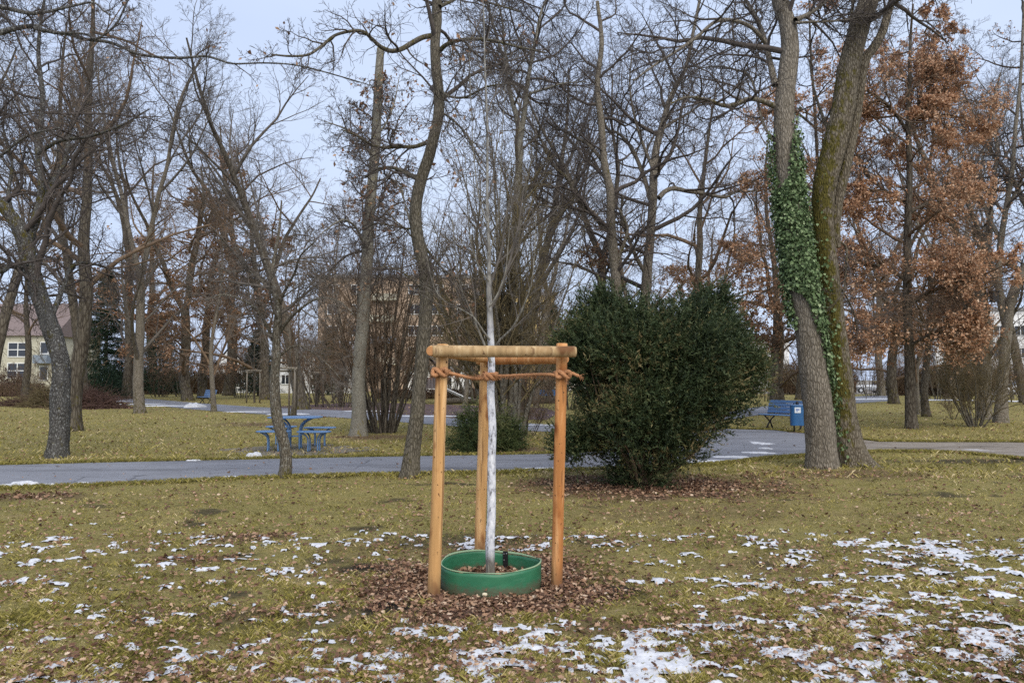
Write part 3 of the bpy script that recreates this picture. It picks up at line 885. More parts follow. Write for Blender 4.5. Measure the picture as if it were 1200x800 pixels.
# the knot in front of the stem and frayed ends
kn = ct + np.array([.005, -.062, -.012]); path = []
for q in np.linspace(0, 2 * math.pi * 1.15, 26):
    path.append(kn + np.array([.042 * math.sin(q), .010 * math.cos(3 * q), .017 * math.sin(2 * q)]))
V, F = rope_mesh(path, .015, 14, c0); part('knot', V, [F], M['rope'], rope)
kl = cl + np.array([-.01, -.066, 0]); path = [kl + np.array([.05 * math.sin(q), .010 * math.cos(3 * q), .024 * math.sin(2 * q)]) for q in np.linspace(0, 7.2, 26)]
V, F = rope_mesh(path, .015, 14, c0); part('knot', V, [F], M['rope'], rope)
kr = cr + np.array([.01, -.064, 0]); path = [kr + np.array([.05 * math.sin(q), .010 * math.cos(3 * q), .022 * math.sin(2 * q)]) for q in np.linspace(0, 7.2, 26)]
V, F = rope_mesh(path, .015, 14, c0); part('knot', V, [F], M['rope'], rope)
fr = []; frp = []
rg = np.random.default_rng(8)
for c_, d_ in ((cr + np.array([.125, -.06, -.012]), (1, 0, -.25)), (cl + np.array([-.06, -.03, -.02]), (-.7, -.2, -.6)), (cr + np.array([.03, -.07, -.03]), (.2, -.2, -1)), (kn, (.3, -.4, -1))):
    n = 26
    frp.append(grow(np.repeat((c_ - c0)[None], n, 0) + rg.normal(size=(n, 3)) * .004, nrm(np.array(d_)[None] + rg.normal(size=(n, 3)) * .35), rg.uniform(.015, .05, n), 5, .2, -.05, rg))
for s_, e_ in ((cl, ct), (ct, cr)):
    n = 420; t = rg.random((n, 1)); fr.append(grow(s_ * (1 - t) + e_ * t - c0 + np.array([0, -.05, -.02]) + rg.normal(size=(n, 3)) * .008, rg.normal(size=(n, 3)), rg.uniform(.008, .022, n), 5, .2, 0, rg))
for P in frp + fr:
    V, F = tubes(P, np.full(P.shape[:2], .0009), 3); part('frayed_fibre', V, [F], M['rope'], rope)

# --- the green watering ring
ring = thing('watering_ring', 'green plastic watering ring standing round the foot of the young tree', 'watering ring', tuple(c0))
n = 120
th = np.linspace(0, 2 * math.pi, n, endpoint=False)
rr = .373 * (1 + .022 * np.cos(2 * th + .4) + .018 * np.cos(3 * th + 1) + .008 * np.cos(5 * th))
cx, cy = .0, .0
def ring_wall(r_in, r_out, z0, z1, zt, k=8):
    rows = []
    for q in np.linspace(0, 1, k):
        rows.append(np.stack([r_out * np.cos(th), r_out * np.sin(th), z0 + (z1 - z0) * q + zt * q], 1))
    for q in np.linspace(1, 0, k):
        rows.append(np.stack([r_in * np.cos(th), r_in * np.sin(th), z0 + (z1 - z0) * q + zt * q], 1))
    A = np.array(rows); i = np.arange(len(rows) * n).reshape(len(rows), n); nx = np.roll(i, -1, 1)
    F = np.stack([i, nx, np.roll(nx, -1, 0), np.roll(i, -1, 0)], -1).reshape(-1, 4)
    return A.reshape(-1, 3), F
zt = .013 * np.cos(2 * th + 1.2) + .008 * np.cos(3 * th) + .003 * np.cos(7 * th) - .006
V, F = ring_wall(rr - .0045, rr, -.02, .170, zt)
part('band', V, [F], M['green_band'], ring)
V, F = ring_wall(rr - .0062, rr + .0016, .168, .1745, zt, 2)
part('rim', V, [F], M['band_edge'], ring)
# black joint strip on the inside at the back
ja = math.atan2(.345, .115); jr = .355
m_ = MB(); m_.box((0, 0, .088), (.042, .008, .165), bev=.002)
j = m_.part('joint_strip', M['black_plastic'], ring); j.location = (jr * math.cos(ja), jr * math.sin(ja), 0.0); j.rotation_euler = (0, 0, ja - math.pi / 2)
for dx in (-.010, .011):
    for dz in (.148, .10, .04):
        if dz < .148 and dx > 0: continue
        m_ = MB(); m_.tube([(dx, -.003, dz + .004 * (dx > 0)), (dx, -.0065, dz + .004 * (dx > 0)), (dx, -.0072, dz + .004 * (dx > 0))], [.0055, .005, .002], 10)
        m_.part('screw', M['screw'], j)
# leaves lying inside the ring (part of the ground cover)
rg = np.random.default_rng(15)
a = rg.random(900) * 6.28; q = .345 * np.sqrt(rg.random(900))
P = np.stack([RC[0] + q * np.cos(a), RC[1] + q * np.sin(a), .012 + .04 * rg.random(900) + .02 * (1 - q / .35)], 1)
V, F, rnd = oak_leaves(P, rg.uniform(.03, .06, 900), rg, .65)
o = link('leaf_litter', mesh('leaf_litter', V, [F], {'rnd': rnd}), M['litter']); tag(o, 'brown leaves gathered inside the green ring', kind='stuff')
# pale pebble in front of the ring
pb = gp(568, 700); m_ = MB()
th_ = np.linspace(0, math.pi, 9)
m_.tube([(0, 0, -.012 + .026 * (1 - math.cos(t)) / 2) for t in th_], [.019 * math.sin(t) * (1 + .1 * math.sin(3 * t)) + .0005 for t in th_], 14, False)
o = link('pebble', m_.mesh('pebble', True), M['pale_stone']); o.location = (pb[0], pb[1], .022); o.scale = (1.15, .85, 1); o.rotation_euler = (.1, .1, .6)
tag(o, 'small round cream pebble in the leaves before the green ring', 'pebble')

# ================================================================ TREES
def px_line(pts, D, seed=0, wob=0.0, end_dy=0.0, base_ground=True):
    out = []; n = len(pts)
    r = np.random.default_rng(seed)
    ph = r.random() * 6
    for k, p in enumerate(pts):
        t = k / max(n - 1, 1)
        d = D + end_dy * t + wob * math.sin(t * 4 + ph) * t
        out.append(at(p[0], p[1], d))
    return np.array(out)

def extend(P, top, rng_, wig=.25):
    """carry a line on upward above the frame, to height top, wandering a little"""
    P = list(P)
    d = nrm(P[-1] - P[-2]); d = nrm(d * .6 + np.array([0, 0, .5]))
    while P[-1][2] < top:
        d = nrm(d + rng_.normal(size=3) * wig * .3 + np.array([0, 0, .1]))
        P.append(P[-1] + d * 1.2)
    return np.array(P)

def make_tree(name, label, cat, D, trunks, limbs=(), recipe=OAK, size=10., bmat='bark_grey', tmat='twig', seed=1, mult=1.0, S=26,
              top=None, moss=None, leaf=None, white=None, group=None, flare=.35, tipr=.003, step=.06, limb_recipe=None, srcmin=0.0, amp=.06, lump=.08,
              crown_t=None, bias=None, limb_mult=.5, end_dy=0.0, WF=.86, limb_size=.45, limb_dy=2.0):
    """trunks: list of (pixel polyline, [widths in px]); limbs likewise"""
    rg = np.random.default_rng(seed)
    base = at(trunks[0][0][0][0], trunks[0][0][0][1], D)
    org = np.array([base[0], D, 0.0])
    t = thing(name, label, cat, tuple(org), 0, group)
    src = []
    for k, (pts, w) in enumerate(trunks):
        P = px_line(pts, D, seed + k, wob=.25, end_dy=end_dy)
        if k == 0: P[0][2] = -.08
        rad = np.interp(np.linspace(0, 1, len(P)), np.linspace(0, 1, len(w)), np.array(w) * D / FPX / 2 * WF)
        n0 = len(P)
        if top and pts[-1][1] <= 8:
            P = extend(P, top, rg); rad = np.concatenate([rad, np.linspace(rad[-1], rad[-1] * .3, len(P) - n0 + 1)[1:]])
        P = P - org
        V, F, info = bark_tube(P, rad, S, step, amp, flare if (k == 0 or pts[0][1] > 440) else 0, seed + k, lump)
        nring = len(V) // S
        attrs = {'moss': np.zeros(len(V)), 'white': np.zeros(len(V))}
        if moss: attrs['moss'] = moss(V + org, k, info)
        if white: attrs['white'] = white(V + org)
        nm = 'trunk' if k == 0 else ('limb' if pts[0][1] < 440 else 'trunk')
        part(nm, V, [F, cap_face(nring, S, 0)], M[bmat], t, attrs)
        src.append(spline(P, rad, 24))
    lsrc = []
    for k, (pts, w) in enumerate(limbs):
        ldy = rg.uniform(-1, 1) * limb_dy * (.3 + .02 * abs(pts[-1][0] - pts[0][0]))
        P = px_line(pts, D, seed + 20 + k, wob=.1, end_dy=float(np.clip(ldy, -limb_dy, limb_dy))) - org
        rad = np.interp(np.linspace(0, 1, len(P)), np.linspace(0, 1, len(w)), np.array(w) * D / FPX / 2 * .88)
        V, F, info = bark_tube(P, rad, 12, .07, .05, 0, seed + 40 + k, .1)
        attrs = {'moss': np.zeros(len(V)), 'white': np.zeros(len(V))}
        if moss: attrs['moss'] = moss(V + org, 100 + k, info)
        part('limb', V, [F, cap_face(len(V) // 12, 12)], M[bmat], t, attrs)
        lsrc.append(spline(P, rad, 24))
    Vs = []; n0 = 0; Fs = []; lv = []
    if src and mult > 0:
        s2 = src
        rec = [list(r) for r in recipe]
        if crown_t: rec[0][1], rec[0][2] = crown_t
        V, F, l1 = crown(s2, rec, rg, size, tipr, mult, bias)
        Vs.append(V); Fs.append(F); n0 += len(V); lv.append(l1)
    if lsrc:
        rec = limb_recipe or recipe[1:]
        rec = [list(r) for r in rec]; rec[0][0] = 12
        V, F, l2 = crown(lsrc, rec, rg, size * limb_size, tipr, limb_mult * 2, bias)
        Vs.append(V); Fs.append(F + n0); n0 += len(V); lv.append(l2)
    if Vs:
        part('crown', np.concatenate(Vs), [np.concatenate(Fs)], M[tmat], t)
    if leaf:
        cnt, s0, s1, lm, cl, zlo, zhi = leaf
        pp = np.concatenate([leaf_points(l, int(cnt / len(lv)), rg, zlo, zhi, cl) for l in lv])
        V, F, rnd = leaves(pp, s0 + (s1 - s0) * rg.random(len(pp)), rg, up=-.35)
        part('foliage', V, [F], M[lm], t, {'rnd': rnd})
    return t, src, org

def no_moss(V, k, i): return np.zeros(len(V))
def mossy(lo, hi, amt, side=None):
    def f(V, k, info):
        m = np.clip((V[:, 2] - lo) / .5, 0, 1) * np.clip((hi - V[:, 2]) / .8, 0, 1) * amt
        return m + .18
    return f
def low_moss(V, k, info): return .55 * np.exp(-np.clip(V[:, 2], 0, 9) / .35) + .08

# --- the young tree
def white_f(V):
    return np.clip((V[:, 2] - .17) / .10, 0, 1) * np.clip((2.15 - V[:, 2]) / .45, .12, 1)
FAST = [(17, .34, .98, 18, 40, .34, 9, .07, .10, 5, .5),
        (6, .2, 1, 25, 50, .42, 7, .10, .08, 4, .5),
        (5, .2, 1, 30, 60, .40, 5, .14, .04, 3, .6)]
make_tree('young_tree', 'slender young tree with a lime-washed stem held in the timber frame', 'young tree', 5.94,
          [([(575, 681), (574.5, 640), (576, 600), (576, 540), (577, 500), (575, 460), (576, 430), (575, 390), (573, 340), (573, 300), (571, 240), (571, 150), (568, 70), (566, 0)], [10.5, 10.2, 9.6, 9, 8.4, 7.6, 5.6, 3.6, 2.2, 1.4])],
          [([(575, 425), (568, 405), (558, 380), (545, 350), (538, 330), (534, 300), (530, 255)], [4, 3, 2.6, 2, 1.2, .8]),
           ([(576, 415), (586, 398), (600, 385), (612, 362), (622, 335), (626, 300), (628, 250)], [4, 3, 2.6, 2, 1.4, .8]),
           ([(574, 398), (564, 385), (556, 372), (540, 362), (520, 352), (508, 335), (500, 300)], [3, 2.2, 1.8, 1.2, .8]),
           ([(573, 360), (583, 345), (592, 320), (596, 280), (600, 230)], [2.6, 2, 1.6, .8]),
           ([(573, 330), (560, 310), (551, 280), (548, 240), (545, 180)], [2.4, 2, 1.4, .8]),
           ([(572, 300), (580, 275), (586, 230), (588, 170), (592, 100)], [2.2, 1.8, 1.2, .8]),
           ([(571, 260), (562, 235), (556, 190), (552, 120), (550, 60)], [2.2, 1.6, 1.2, .7])],
          recipe=FAST, size=2.5, WF=1.0, bmat='bark_white', tmat='twig_grey', seed=5, mult=.8, S=18, top=4.9, white=white_f, flare=.05, tipr=.0016, step=.05, amp=.02, lump=.05,
          limb_recipe=FAST[1:], limb_dy=.4, limb_mult=.4)

# --- leaning dark gnarled tree, left
GN = [(14, .30, .98, 40, 90, .38, 9, .20, .0, 6, .5), (8, .15, 1, 35, 80, .52, 7, .24, -.02, 5, .5), (7, .12, 1, 30, 80, .52, 6, .26, -.04, 3, .5), (6, .1, 1, 30, 80, .5, 4, .24, -.03, 3, .6)]
make_tree('gnarled_tree', 'dark scaly gnarled tree leaning leftwards at the near path, two stems and burls low down', 'tree', 15.5,
          [([(67, 536), (70, 500), (71, 465), (72, 435), (66, 405), (57, 378), (47, 350), (38, 320), (32, 296), (26, 275), (15, 256), (2, 240), (-15, 222), (-30, 190), (-40, 140), (-45, 80), (-40, 2)], [31, 27, 25, 25, 24, 22, 19, 13, 11, 9]),
           ([(34, 300), (36, 275), (42, 255), (47, 235), (48, 205), (44, 170), (50, 120), (45, 60), (52, 0)], [15, 13, 11, 9, 7, 4])],
          [([(60, 372), (68, 352), (76, 332), (82, 315), (95, 308), (120, 312), (140, 322)], [7, 6, 5, 3.5, 2]),
           ([(33, 308), (22, 312), (10, 312), (0, 318), (-20, 300)], [10, 8, 6, 4]),
           ([(46, 240), (60, 215), (76, 190), (84, 150), (100, 120), (112, 78)], [8, 6, 5, 3, 2]),
           ([(20, 262), (10, 230), (14, 190), (4, 150), (10, 100)], [6, 5, 4, 2.5, 1.5]),
           ([(44, 180), (70, 165), (104, 160), (140, 148), (175, 128)], [6, 5, 4, 3, 1.5])],
          recipe=GN, size=7.5, WF=.74, bmat='bark_scaly', tmat='twig', seed=12, mult=.85, S=36, top=10, flare=.28, moss=lambda V, k, i: .22 + .3 * np.exp(-((V[:, 2] - 5) / 2) ** 2), amp=.12, lump=.16, step=.05, tipr=.0035, limb_mult=.6)

# --- slim crooked tree before the table
make_tree('crooked_tree', 'slim crooked lichened tree at the path edge, close before the blue table', 'tree', 12.3,
          [([(333, 560), (335, 538), (333, 520), (328, 503), (324, 485), (322, 462), (322, 440), (324, 415), (324, 392), (326, 365), (322, 342), (318, 325), (322, 300), (327, 270), (330, 235)], [16, 14, 14, 13.5, 12.5, 12, 10, 9, 6, 4, 2])],
          [([(323, 405), (312, 380), (300, 362), (285, 352), (262, 345), (240, 352)], [5, 4, 3, 2, 1.2]),
           ([(324, 395), (338, 375), (352, 362), (372, 350), (395, 352), (415, 368)], [5, 4, 3, 2, 1.2]),
           ([(325, 370), (332, 345), (345, 320), (352, 300), (370, 282)], [4.5, 3.5, 2.5, 1.5]),
           ([(321, 345), (306, 328), (292, 318), (270, 318), (250, 310)], [4.5, 3.2, 2.2, 1.2]),
           ([(324, 420), (345, 405), (365, 412), (385, 428), (400, 445)], [3.5, 2.6, 1.8, 1.0]),
           ([(320, 330), (310, 305), (304, 280), (300, 250)], [3.5, 2.6, 1.8, 1.2])],
          recipe=GN, size=3.6, bmat='bark_lichen', tmat='twig_grey', seed=22, mult=.55, S=30, flare=.22, amp=.07, lump=.12, step=.04, tipr=.0028, crown_t=(.45, .98), moss=low_moss, limb_mult=.35, limb_dy=1.2)

# --- the dark wavy tree
make_tree('wavy_tree', 'tall dark tree with a snaking trunk, just beside the timber frame', 'tree', 12.4,
          [([(480, 561), (483, 530), (487, 500), (491, 462), (494, 430), (496, 400), (499, 370), (500, 340), (498, 315), (492, 292), (488, 270), (487, 248), (490, 225), (496, 203), (503, 182), (509, 158), (514, 135), (514, 108), (511, 80), (510, 50), (512, 25), (512, 0)], [25, 20, 18.5, 18, 18, 18, 17.5, 16, 15.5, 15, 14.5, 14, 13.5, 13])],
          [([(507, 42), (495, 44), (482, 51), (470, 58), (458, 60), (446, 55), (436, 46), (425, 37), (410, 37), (392, 42), (378, 53), (362, 64), (340, 66), (318, 64)], [7.5, 6.5, 6, 5, 4, 3.5, 3, 2]),
           ([(515, 60), (524, 52), (540, 47), (558, 46), (580, 48), (602, 54), (640, 62)], [6.5, 5.5, 4.5, 4, 3, 2]),
           ([(498, 168), (485, 172), (468, 172), (450, 173), (436, 170), (420, 160), (400, 152)], [6, 5, 4, 3.5, 2.5, 1.5]),
           ([(492, 210), (480, 205), (468, 199), (455, 196), (440, 199), (428, 208)], [7, 6, 4.5, 4, 3]),
           ([(515, 8), (526, 3), (545, -4), (575, 4), (610, 14)], [6, 5, 4, 3, 2]),
           ([(511, 100), (524, 112), (545, 114), (570, 102), (600, 98)], [4, 3.2, 2.6, 1.6]),
           ([(495, 262), (480, 268), (462, 265), (440, 262), (425, 270)], [3.5, 2.6, 2, 1]),
           ([(500, 292), (510, 305), (522, 318), (536, 326), (548, 340)], [4, 3, 2.2, 1.2]),
           ([(500, 345), (487, 332), (470, 318), (452, 312), (440, 318)], [3, 2.2, 1.6, 1]),
           ([(514, 130), (530, 140), (548, 160), (560, 190), (575, 210)], [3.5, 2.6, 2, 1])],
          recipe=OAK, size=4.2, bmat='bark_dark', tmat='twig', seed=33, mult=1.0, S=32, top=11.5, flare=.25, amp=.05, step=.05, tipr=.0028, crown_t=(.45, .98), moss=lambda V, k, i: .12 + .3 * (k >= 100) + .2 * np.exp(-V[:, 2] / .5),
          leaf=(420, .07, .11, 'oak_leaf_dull', 2.2, -9, 99), limb_mult=.6, limb_dy=1.6)

# --- pale tall topped trunk
make_tree('topped_tree', 'tall pale straight trunk sawn off at the top, beside the many-stemmed shrub', 'tree', 21.5,
          [([(420, 509), (421, 480), (420, 450), (422, 415), (425, 380), (427, 345), (431, 300), (432, 260), (436, 215), (440, 170), (442, 130), (444, 90), (446, 57)], [22, 18, 17.5, 17, 16.5, 15, 14, 13, 12, 10.5])],
          [([(431, 262), (440, 245), (448, 232), (452, 215)], [4, 3.2, 2.2, 1.4]),
           ([(438, 190), (430, 172), (420, 160), (402, 150), (380, 142)], [4.5, 3.5, 2.6, 1.4]),
           ([(428, 290), (418, 268), (405, 258), (392, 262), (375, 275)], [4, 3.2, 2.4, 1.4]),
           ([(440, 160), (452, 145), (462, 120), (468, 90)], [3.5, 2.6, 2, 1]),
           ([(426, 345), (440, 330), (455, 300), (462, 280)], [3, 2.4, 1.6, .9])],
          recipe=GN, size=4.5, bmat='bark_pale', tmat='twig', seed=41, mult=.9, S=24, flare=.3, amp=.03, tipr=.004, crown_t=(.42, .95), moss=lambda V, k, i: .35 * np.exp(-V[:, 2] / .6) + .28 * (V[:, 2] > 6), leaf=(900, .09, .14, 'oak_leaf_dull', 1.4, 5.5, 99), limb_mult=.6)

# --- ivy tree and mossy tree, right
ivy_t, ivy_src, ivy_org = make_tree('ivy_tree', 'broad furrowed trunk wrapped in green ivy, standing at the bend of the path', 'tree', 13.6,
          [([(963, 548), (962, 520), (960, 490), (956, 455), (951, 420), (947, 385), (941, 350), (936, 315), (931, 280), (927, 245), (922, 205), (919, 165), (919, 135), (920, 112), (923, 85), (926, 55), (922, 25), (914, 0)], [42, 39, 38, 37, 35, 34, 34, 33, 32, 32, 30, 29, 27, 25, 26, 24, 22, 22])],
          [([(908, 100), (903, 75), (897, 50), (888, 25), (880, 10), (868, -8)], [9, 8, 7, 6, 5]),
           ([(932, 24), (945, 18), (958, 10), (970, 0), (980, -15)], [7, 6, 4.5, 3]),
           ([(932, 27), (950, 26), (975, 25), (1000, 22), (1030, 12)], [4, 3.2, 2.5, 1.6]),
           ([(906, 124), (895, 119), (878, 116), (862, 122), (848, 124), (830, 117), (805, 114), (785, 122)], [8, 6.5, 5.5, 5, 4, 3, 2]),
           ([(897, 50), (880, 32), (858, 24), (838, 26), (815, 45), (790, 62), (765, 78), (742, 95)], [6, 5, 4.5, 4, 3, 2]),
           ([(905, 165), (893, 140), (880, 92), (862, 82), (840, 78), (815, 82), (796, 96)], [4, 3.4, 3, 2, 1.2])],
          recipe=OAK, size=5.5, bmat='bark_grey', tmat='twig', seed=52, mult=.75, S=56, top=12, flare=.10, amp=.05, lump=.05, step=.045, tipr=.003, crown_t=(.62, .98), moss=lambda V, k, i: .10 + .35 * (k in (103,)), limb_mult=.8)
def moss_right(V, k, info):
    SS, TH = info[0], info[1]
    C, r = info[2], info[3]
    if k >= 100: return np.full(len(V), .25)
    n = len(C); S_ = len(V) // n
    cx_ = np.repeat(C[:, 0], S_) + msy_x
    leftness = np.clip((cx_ - V[:, 0]) / .14 + .25, -.2, 1)
    pyy = 445 - (V[:, 2] - 1.55) / 13.9 * FPX
    band = np.interp(pyy, [40, 90, 130, 180, 260, 380, 470, 500, 545], [.1, .55, .45, .70, 1.0, 1.0, .85, .6, .35])
    if k == 1: band = band * .45
    return band * (.42 + .62 * leftness) + .06
msy_x = (1001 - 600) / FPX * 13.9
mt, m_src, m_org = make_tree('mossy_tree', 'thick forked trunk covered in brown-green moss, close behind the ivy covered trunk', 'tree', 13.9,
          [([(1000, 546), (993, 520), (989, 490), (986, 455), (982, 420), (978, 385), (974, 350), (970, 315), (966, 280), (964, 250), (966, 220), (973, 190), (982, 155), (989, 120), (994, 85), (1002, 50), (1010, 22), (1018, 0)], [44, 36, 31, 29, 28, 27, 26, 25, 25, 26, 28, 29, 29, 28, 27, 26, 25, 24]),
           ([(981, 290), (979, 262), (983, 232), (990, 200), (998, 165), (1004, 130), (1009, 95), (1014, 70), (1024, 56), (1034, 38), (1040, 18), (1046, 0)], [9, 13, 13, 12.5, 12, 12, 12, 12, 11, 10, 9])],
          [([(984, 170), (970, 150), (960, 125), (953, 100), (948, 70)], [6, 5, 4, 3, 2]),
           ([(1000, 40), (998, 20), (1000, 0)], [6, 5, 4]),
           ([(980, 330), (990, 345), (1000, 365), (1005, 392)], [3, 2.2, 1.5]),
           ([(982, 285), (975, 276), (984, 283), (992, 292), (990, 330), (986, 360), (982, 400)], [3.4, 3, 2.5, 2.2, 1.6])],
          recipe=OAK, size=5.5, WF=.92, bmat='bark_mossy', tmat='twig', seed=61, mult=.6, S=48, top=12, flare=.40, amp=.05, lump=.07, step=.045, tipr=.003, crown_t=(.66, .98), moss=moss_right, limb_mult=.3)

def ivy_on(parent, src, org, D, ranges, n, seed, size=(.035, .065), dens=None):
    """ivy leaves on the surface of a trunk: dens(py, side -1..1) -> probability"""
    rg = np.random.default_rng(seed)
    C, r = spline(src[0], src[1], 400)
    k = rg.integers(0, 399, n); a = rg.random(n) * 6.283
    c = C[k]; rad = r[k]
    nor = np.stack([np.cos(a), np.sin(a), np.zeros(n)], 1)
    pz = 445 - (c[:, 2] + org[2] - 1.55) / D * FPX
    p = dens(pz, np.cos(a), np.sin(a))
    clump_ = 1.0 + .9 * fbm(a * 1.3, c[:, 2] * 2.2, 1.6, 3, 5)
    m = rg.random(n) < p * np.clip(clump_, 0, 1.4)
    c, rad, nor, a = c[m], rad[m], nor[m], a[m]; n = len(c)
    P = c + nor * (rad * 1.0 + rg.uniform(.005, .13, n) * (.6 + .6 * rg.random(n)))[:, None]
    d = nrm(nor * rg.uniform(-.1, .7, (n, 1)) + np.array([0, 0, -1.0]) + rg.normal(size=(n, 3)) * .55)
    nn = nrm(nor + rg.normal(size=(n, 3)) * .45)
    s = nrm(np.cross(d, nn)); n2 = np.cross(s, d)
    z = (size[0] * .6 + (size[1] * 1.25 - size[0] * .6) * rg.random(n) ** 1.7)[:, None]
    # five-pointed outline, folded at the midrib
    b = P; tip = P + d * z; m1 = P + d * z * .42
    l1 = P + d * z * .15 + s * z * .42 + n2 * z * .1; r1 = P + d * z * .15 - s * z * .42 + n2 * z * .1
    l2 = P + d * z * .55 + s * z * .38 + n2 * z * .08; r2 = P + d * z * .55 - s * z * .38 + n2 * z * .08
    V = np.stack([b, l1, l2, tip, r2, r1], 1).reshape(-1, 3); i = np.arange(n)[:, None] * 6
    F = np.concatenate([i + np.array([[0, 3, 2, 1]]), i + np.array([[0, 5, 4, 3]])])
    part('ivy', V, [F], M['ivy_leaf'], parent, {'rnd': np.repeat(np.clip(rg.random(n) * .9 + .05 * rg.normal(size=n), 0, 1), 6)}, smooth=False)
def ivy_d(py, cx_, sy):
    # camera side is sy<0; cx_ > 0 is the side of the mossy tree
    full = np.interp(py, [120, 150, 185, 210, 345, 385, 420, 470, 560], [0, .25, .6, 1, 1, .75, .55, .35, .05])
    side = np.interp(py, [120, 150, 200, 235, 335, 350, 400, 450, 560], [.35, .35, -.2, -1.2, -1.2, -.25, .45, .75, .95])
    left = ((cx_ < -.9) & (py > 150) & (py < 385)) * .9
    return np.maximum(full * np.clip((cx_ - side) * 5, 0, 1), left * np.clip(full, 0, 1))
ivy_on(ivy_t, ivy_src[0], ivy_org, 13.6, None, 90000, 7, (.032, .058), ivy_d)
def ivy_m(py, cx_, sy):
    f = np.interp(py, [200, 240, 300, 350, 380, 420, 500, 560], [0, .1, .3, .7, .7, .38, .30, .12])
    return f * np.clip((-.1 - cx_) * 3 + .1, 0, 1)
ivy_on(mt, m_src[0], m_org, 13.9, None, 11000, 8, (.03, .06), ivy_m)

# ================================================================ EVERGREENS AND SHRUBS
def sprays(P, D, L, nn, nl, nw, rg, twr=.0):
    """needle sprays: P base points, D directions, L lengths; nn needles per spray"""
    N = len(P); K = 4
    C = grow(P, D, L, K, .10, .03, rg)
    t = rg.random((N, nn)); f = t * (K - 1); i = np.clip(f.astype(int), 0, K - 2); w = (f - i)[..., None]
    ar = np.arange(N)[:, None]
    p = C[ar, i] * (1 - w) + C[ar, i + 1] * w
    d = nrm(C[ar, i + 1] - C[ar, i]); d = nrm(d * .75 + rg.normal(size=d.shape) * .55)
    p = p.reshape(-1, 3); d = d.reshape(-1, 3)
    s = nrm(np.cross(d, rg.normal(size=d.shape)))
    ln = nl * (.6 + .7 * rg.random((len(p), 1))); wd = nw * (.7 + .6 * rg.random((len(p), 1)))
    V = np.stack([p - s * wd * .5, p + s * wd * .5, p + d * ln], 1).reshape(-1, 3)
    F = np.arange(len(p) * 3).reshape(-1, 3)
    base = rg.random(N)
    rnd = np.repeat(base, nn) * .50 + .55 * t.ravel() ** 1.5 * rg.random(N * nn) + .1 * rg.random(N * nn)
    return V, F, np.repeat(np.clip(rnd, 0, 1), 3)

def bush_thing(name, label, cat, loc, prof, heights, n_blob, spray_per, seed, mat, nl, nw, nn=12, lean=.6, tops=(), cxs=None, stems=24, L=.2, blobr=(.22, .4), group=None, smat='twig_brown'):
    """bush: prof(half width per height); tops: extra plumes (x, y, z, r, h)"""
    rg = np.random.default_rng(seed)
    t = thing(name, label, cat, loc, 0, group)
    hs = np.array(heights, float); ws = np.array(prof, float); cx_ = np.zeros(len(hs)) if cxs is None else np.array(cxs, float)
    B = []; BR = []
    tries = 0
    while len(B) < n_blob and tries < 60000:
        tries += 1
        z = rg.random() * hs[-1]; w = np.interp(z, hs, ws)
        if rg.random() > (w / ws.max()) ** 1.5: continue
        a = rg.random() * 6.283; q = (.35 + .65 * rg.random() ** .5)
        br = rg.uniform(*blobr)
        wn = w * (1 + .13 * math.sin(3 * a + z * 2.1) + .08 * math.sin(5 * a - z * 3)) - br * .75
        if wn <= 0.02: wn = .02
        B.append([np.interp(z, hs, cx_) + math.cos(a) * q * wn, math.sin(a) * q * wn, max(z, br * .55)]); BR.append(br)
    for x, y, z, r_, h in tops:
        for q in range(7):
            B.append([x + rg.normal() * r_ * .3, y + rg.normal() * r_ * .4, z + h * (q / 7.0)]); BR.append(r_ * (1 - .75 * q / 7.0))
    B = np.array(B); BR = np.array(BR)
    n = len(B) * spray_per
    k = np.repeat(np.arange(len(B)), spray_per)
    u = nrm(rg.normal(size=(n, 3)) * np.array([1, 1, .9]))
    rad = BR[k] * (.45 + .6 * rg.random(n))
    P = B[k] + u * rad[:, None] * np.array([1, 1, 1.25])
    out = nrm(B[k] * np.array([1, 1, 0]) + 1e-3)
    D = nrm(u * .8 + np.array([0, 0, lean]) + out * .35 + rg.normal(size=(n, 3)) * .25)
    P[:, 2] = np.maximum(P[:, 2], .03)
    V, F, rnd = sprays(P, D, L * (.6 + .8 * rg.random(n)), nn, nl, nw, rg)
    tone = np.repeat(rg.normal(size=len(B)) * .17, spray_per * nn * 3)
    brown = np.clip(.18 * fbm(P[:, 0], P[:, 2], .9, 2, seed) - .03, -.2, .2)
    part('foliage', V, [F], M[mat], t, {'rnd': np.clip(rnd + tone + np.repeat(brown, nn * 3), 0, 1)}, smooth=False)
    # stems from the root to the clumps
    if stems:
        idx = rg.choice(len(B), min(stems, len(B)), replace=False)
        Pn = np.empty((len(idx), 6, 3))
        for q, s_ in enumerate(np.linspace(0, 1, 6)):
            e = B[idx]
            Pn[:, q, 0] = e[:, 0] * (s_ ** .8) + rg.normal(size=len(idx)) * .02; Pn[:, q, 1] = e[:, 1] * (s_ ** .8); Pn[:, q, 2] = e[:, 2] * s_ ** 1.1 - .02
        Pn[:, 0, :2] = rg.normal(size=(len(idx), 2)) * .09
        V, F = tubes(Pn, np.linspace(.028, .006, 6)[None] * np.ones((len(idx), 1)), 6)
        part('stem', V, [F], M[smat], t)
    return t

